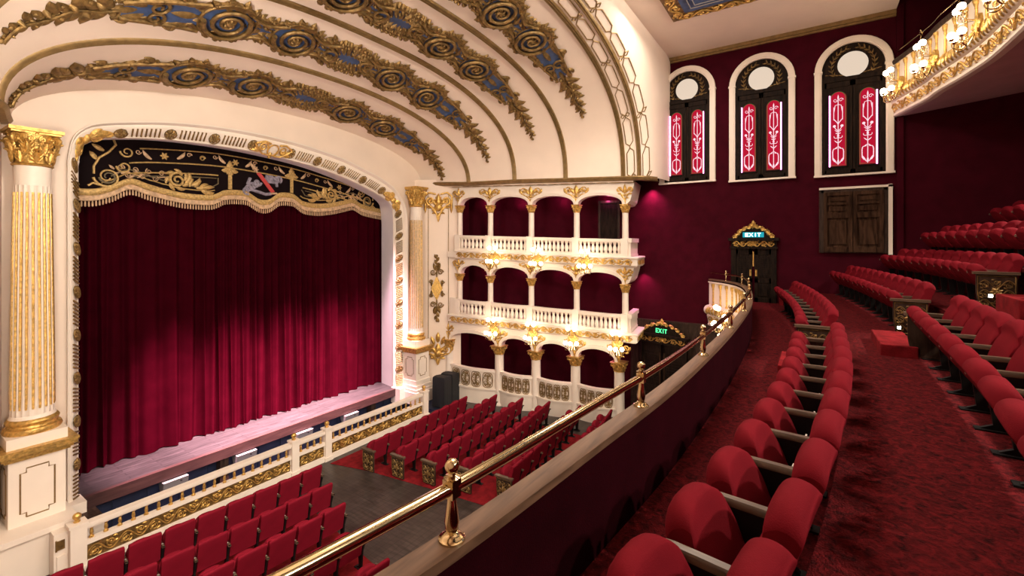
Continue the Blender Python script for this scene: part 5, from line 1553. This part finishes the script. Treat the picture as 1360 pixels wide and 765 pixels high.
# ================================================================== LIGHT
def light(kind, name, loc, power, col, rot=(0, 0, 0), size=.3, spot=None, blend=.6, target=None, size_y=None):
    d = bpy.data.lights.new(name, kind); d.energy = power; d.color = col
    if kind == 'AREA':
        d.size = size
        if size_y: d.shape = 'RECTANGLE'; d.size_y = size_y
    else: d.shadow_soft_size = size
    if kind == 'SPOT': d.spot_size = radians(spot); d.spot_blend = blend
    o = bpy.data.objects.new(name, d); COL.objects.link(o); o.location = loc
    if target:
        from mathutils import Vector
        o.rotation_euler = (Vector(target)-Vector(loc)).to_track_quat('-Z', 'Y').to_euler()
    else: o.rotation_euler = rot
    return o
WARM = (1.0, .875, .735); PINK = (1.0, .42, .66)
light('SPOT', 'added_vault_fill', (3, -2.2, 13.4), 4300, WARM, size=.7, spot=118, blend=.75, target=(7.5, 12, 11.2))  # added fill, no visible fixture: brightens vault and proscenium from the gallery
light('SPOT', 'added_vault_fill', (12, -2.4, 13.4), 1000, WARM, size=.7, spot=110, blend=.75, target=(9, 12, 11.2))  # weaker added fill for the vault, also without a fixture
light('AREA', 'added_near_side_fill', (1.15, 9.2, 8.6), 950, WARM, size=3, size_y=1, target=(10, 10.5, 11))  # added off-frame fill that evens out the vault from the near side
light('AREA', 'added_near_side_fill', (.9, 8.6, 4.6), 330, WARM, size=2.5, size_y=.8, target=(7, 14, 3.0))  # added low fill, unseen, to lift pedestal and pit balustrade
light('AREA', 'added_ceiling_fill', (9, -1.7, 13.0), 200, WARM, size=10, size_y=.3, target=(9, 3.2, 14.65))  # added unseen fill that lifts the flat ceiling
light('AREA', 'ceiling_downlight', (6.5, 2.9, 14.4), 620, WARM, size=3, target=(6.5, 2.3, 0))
light('AREA', 'ceiling_downlight', (13.5, 3.2, 14.4), 330, WARM, size=2, target=(13, 2.6, 0))
for k, x in enumerate((2.5, 6.5, 10.5, 14.5)):
    light('SPOT', 'soffit_downlight', (x, -6.0, 11.5), 1900, WARM, size=.15, spot=74, blend=.7, target=(x, -1.6, 6.2))
for k, (x, pw) in enumerate(((5.9, .7), (7.8, 1.0), (9.5, 1.0), (11.2, .9), (12.8, .45))):
    light('SPOT', 'stage_spotlight', (x, 13.55, 10.9), 85000*pw, (1.0, .58, .68), size=.25, spot=29, blend=1.0, target=(x, 15.65, 1.2))
for s in (UPS[0]+.7, UPS[1]+.95, UPS[2]+.95, UPS[3]+.95):
    for z in (9.5, 6.55, 3.6): light('POINT', 'box_uplight', bx(s, z-.1, -1.15), 11.0, (1.0, .12, .50), size=.04)
light('SPOT', 'wall_wash', (WX-.25, 5.35, 9.75), 420, (1.0, .16, .55), size=.05, spot=100, blend=1, target=(WX, 5.2, 7.5))
light('SPOT', 'wall_wash', (WX-.25, 5.65, 6.4), 160, (1.0, .16, .55), size=.05, spot=100, blend=1, target=(WX, 5.5, 4.5))
W = bpy.data.worlds.new('world'); SC.world = W; W.use_nodes = True
W.node_tree.nodes['Background'].inputs['Color'].default_value = (.9, .75, .65, 1); W.node_tree.nodes['Background'].inputs['Strength'].default_value = .02

SC.view_settings.view_transform = 'Standard'
SC.view_settings.look = 'None'
SC.view_settings.gamma = 1
SC.view_settings.exposure = 0
SC.view_settings.use_curve_mapping = False
try:
    SC.cycles.max_bounces = 6; SC.cycles.diffuse_bounces = 4; SC.cycles.glossy_bounces = 3
    SC.cycles.use_denoising = True; SC.cycles.sample_clamp_indirect = 4
except Exception: pass
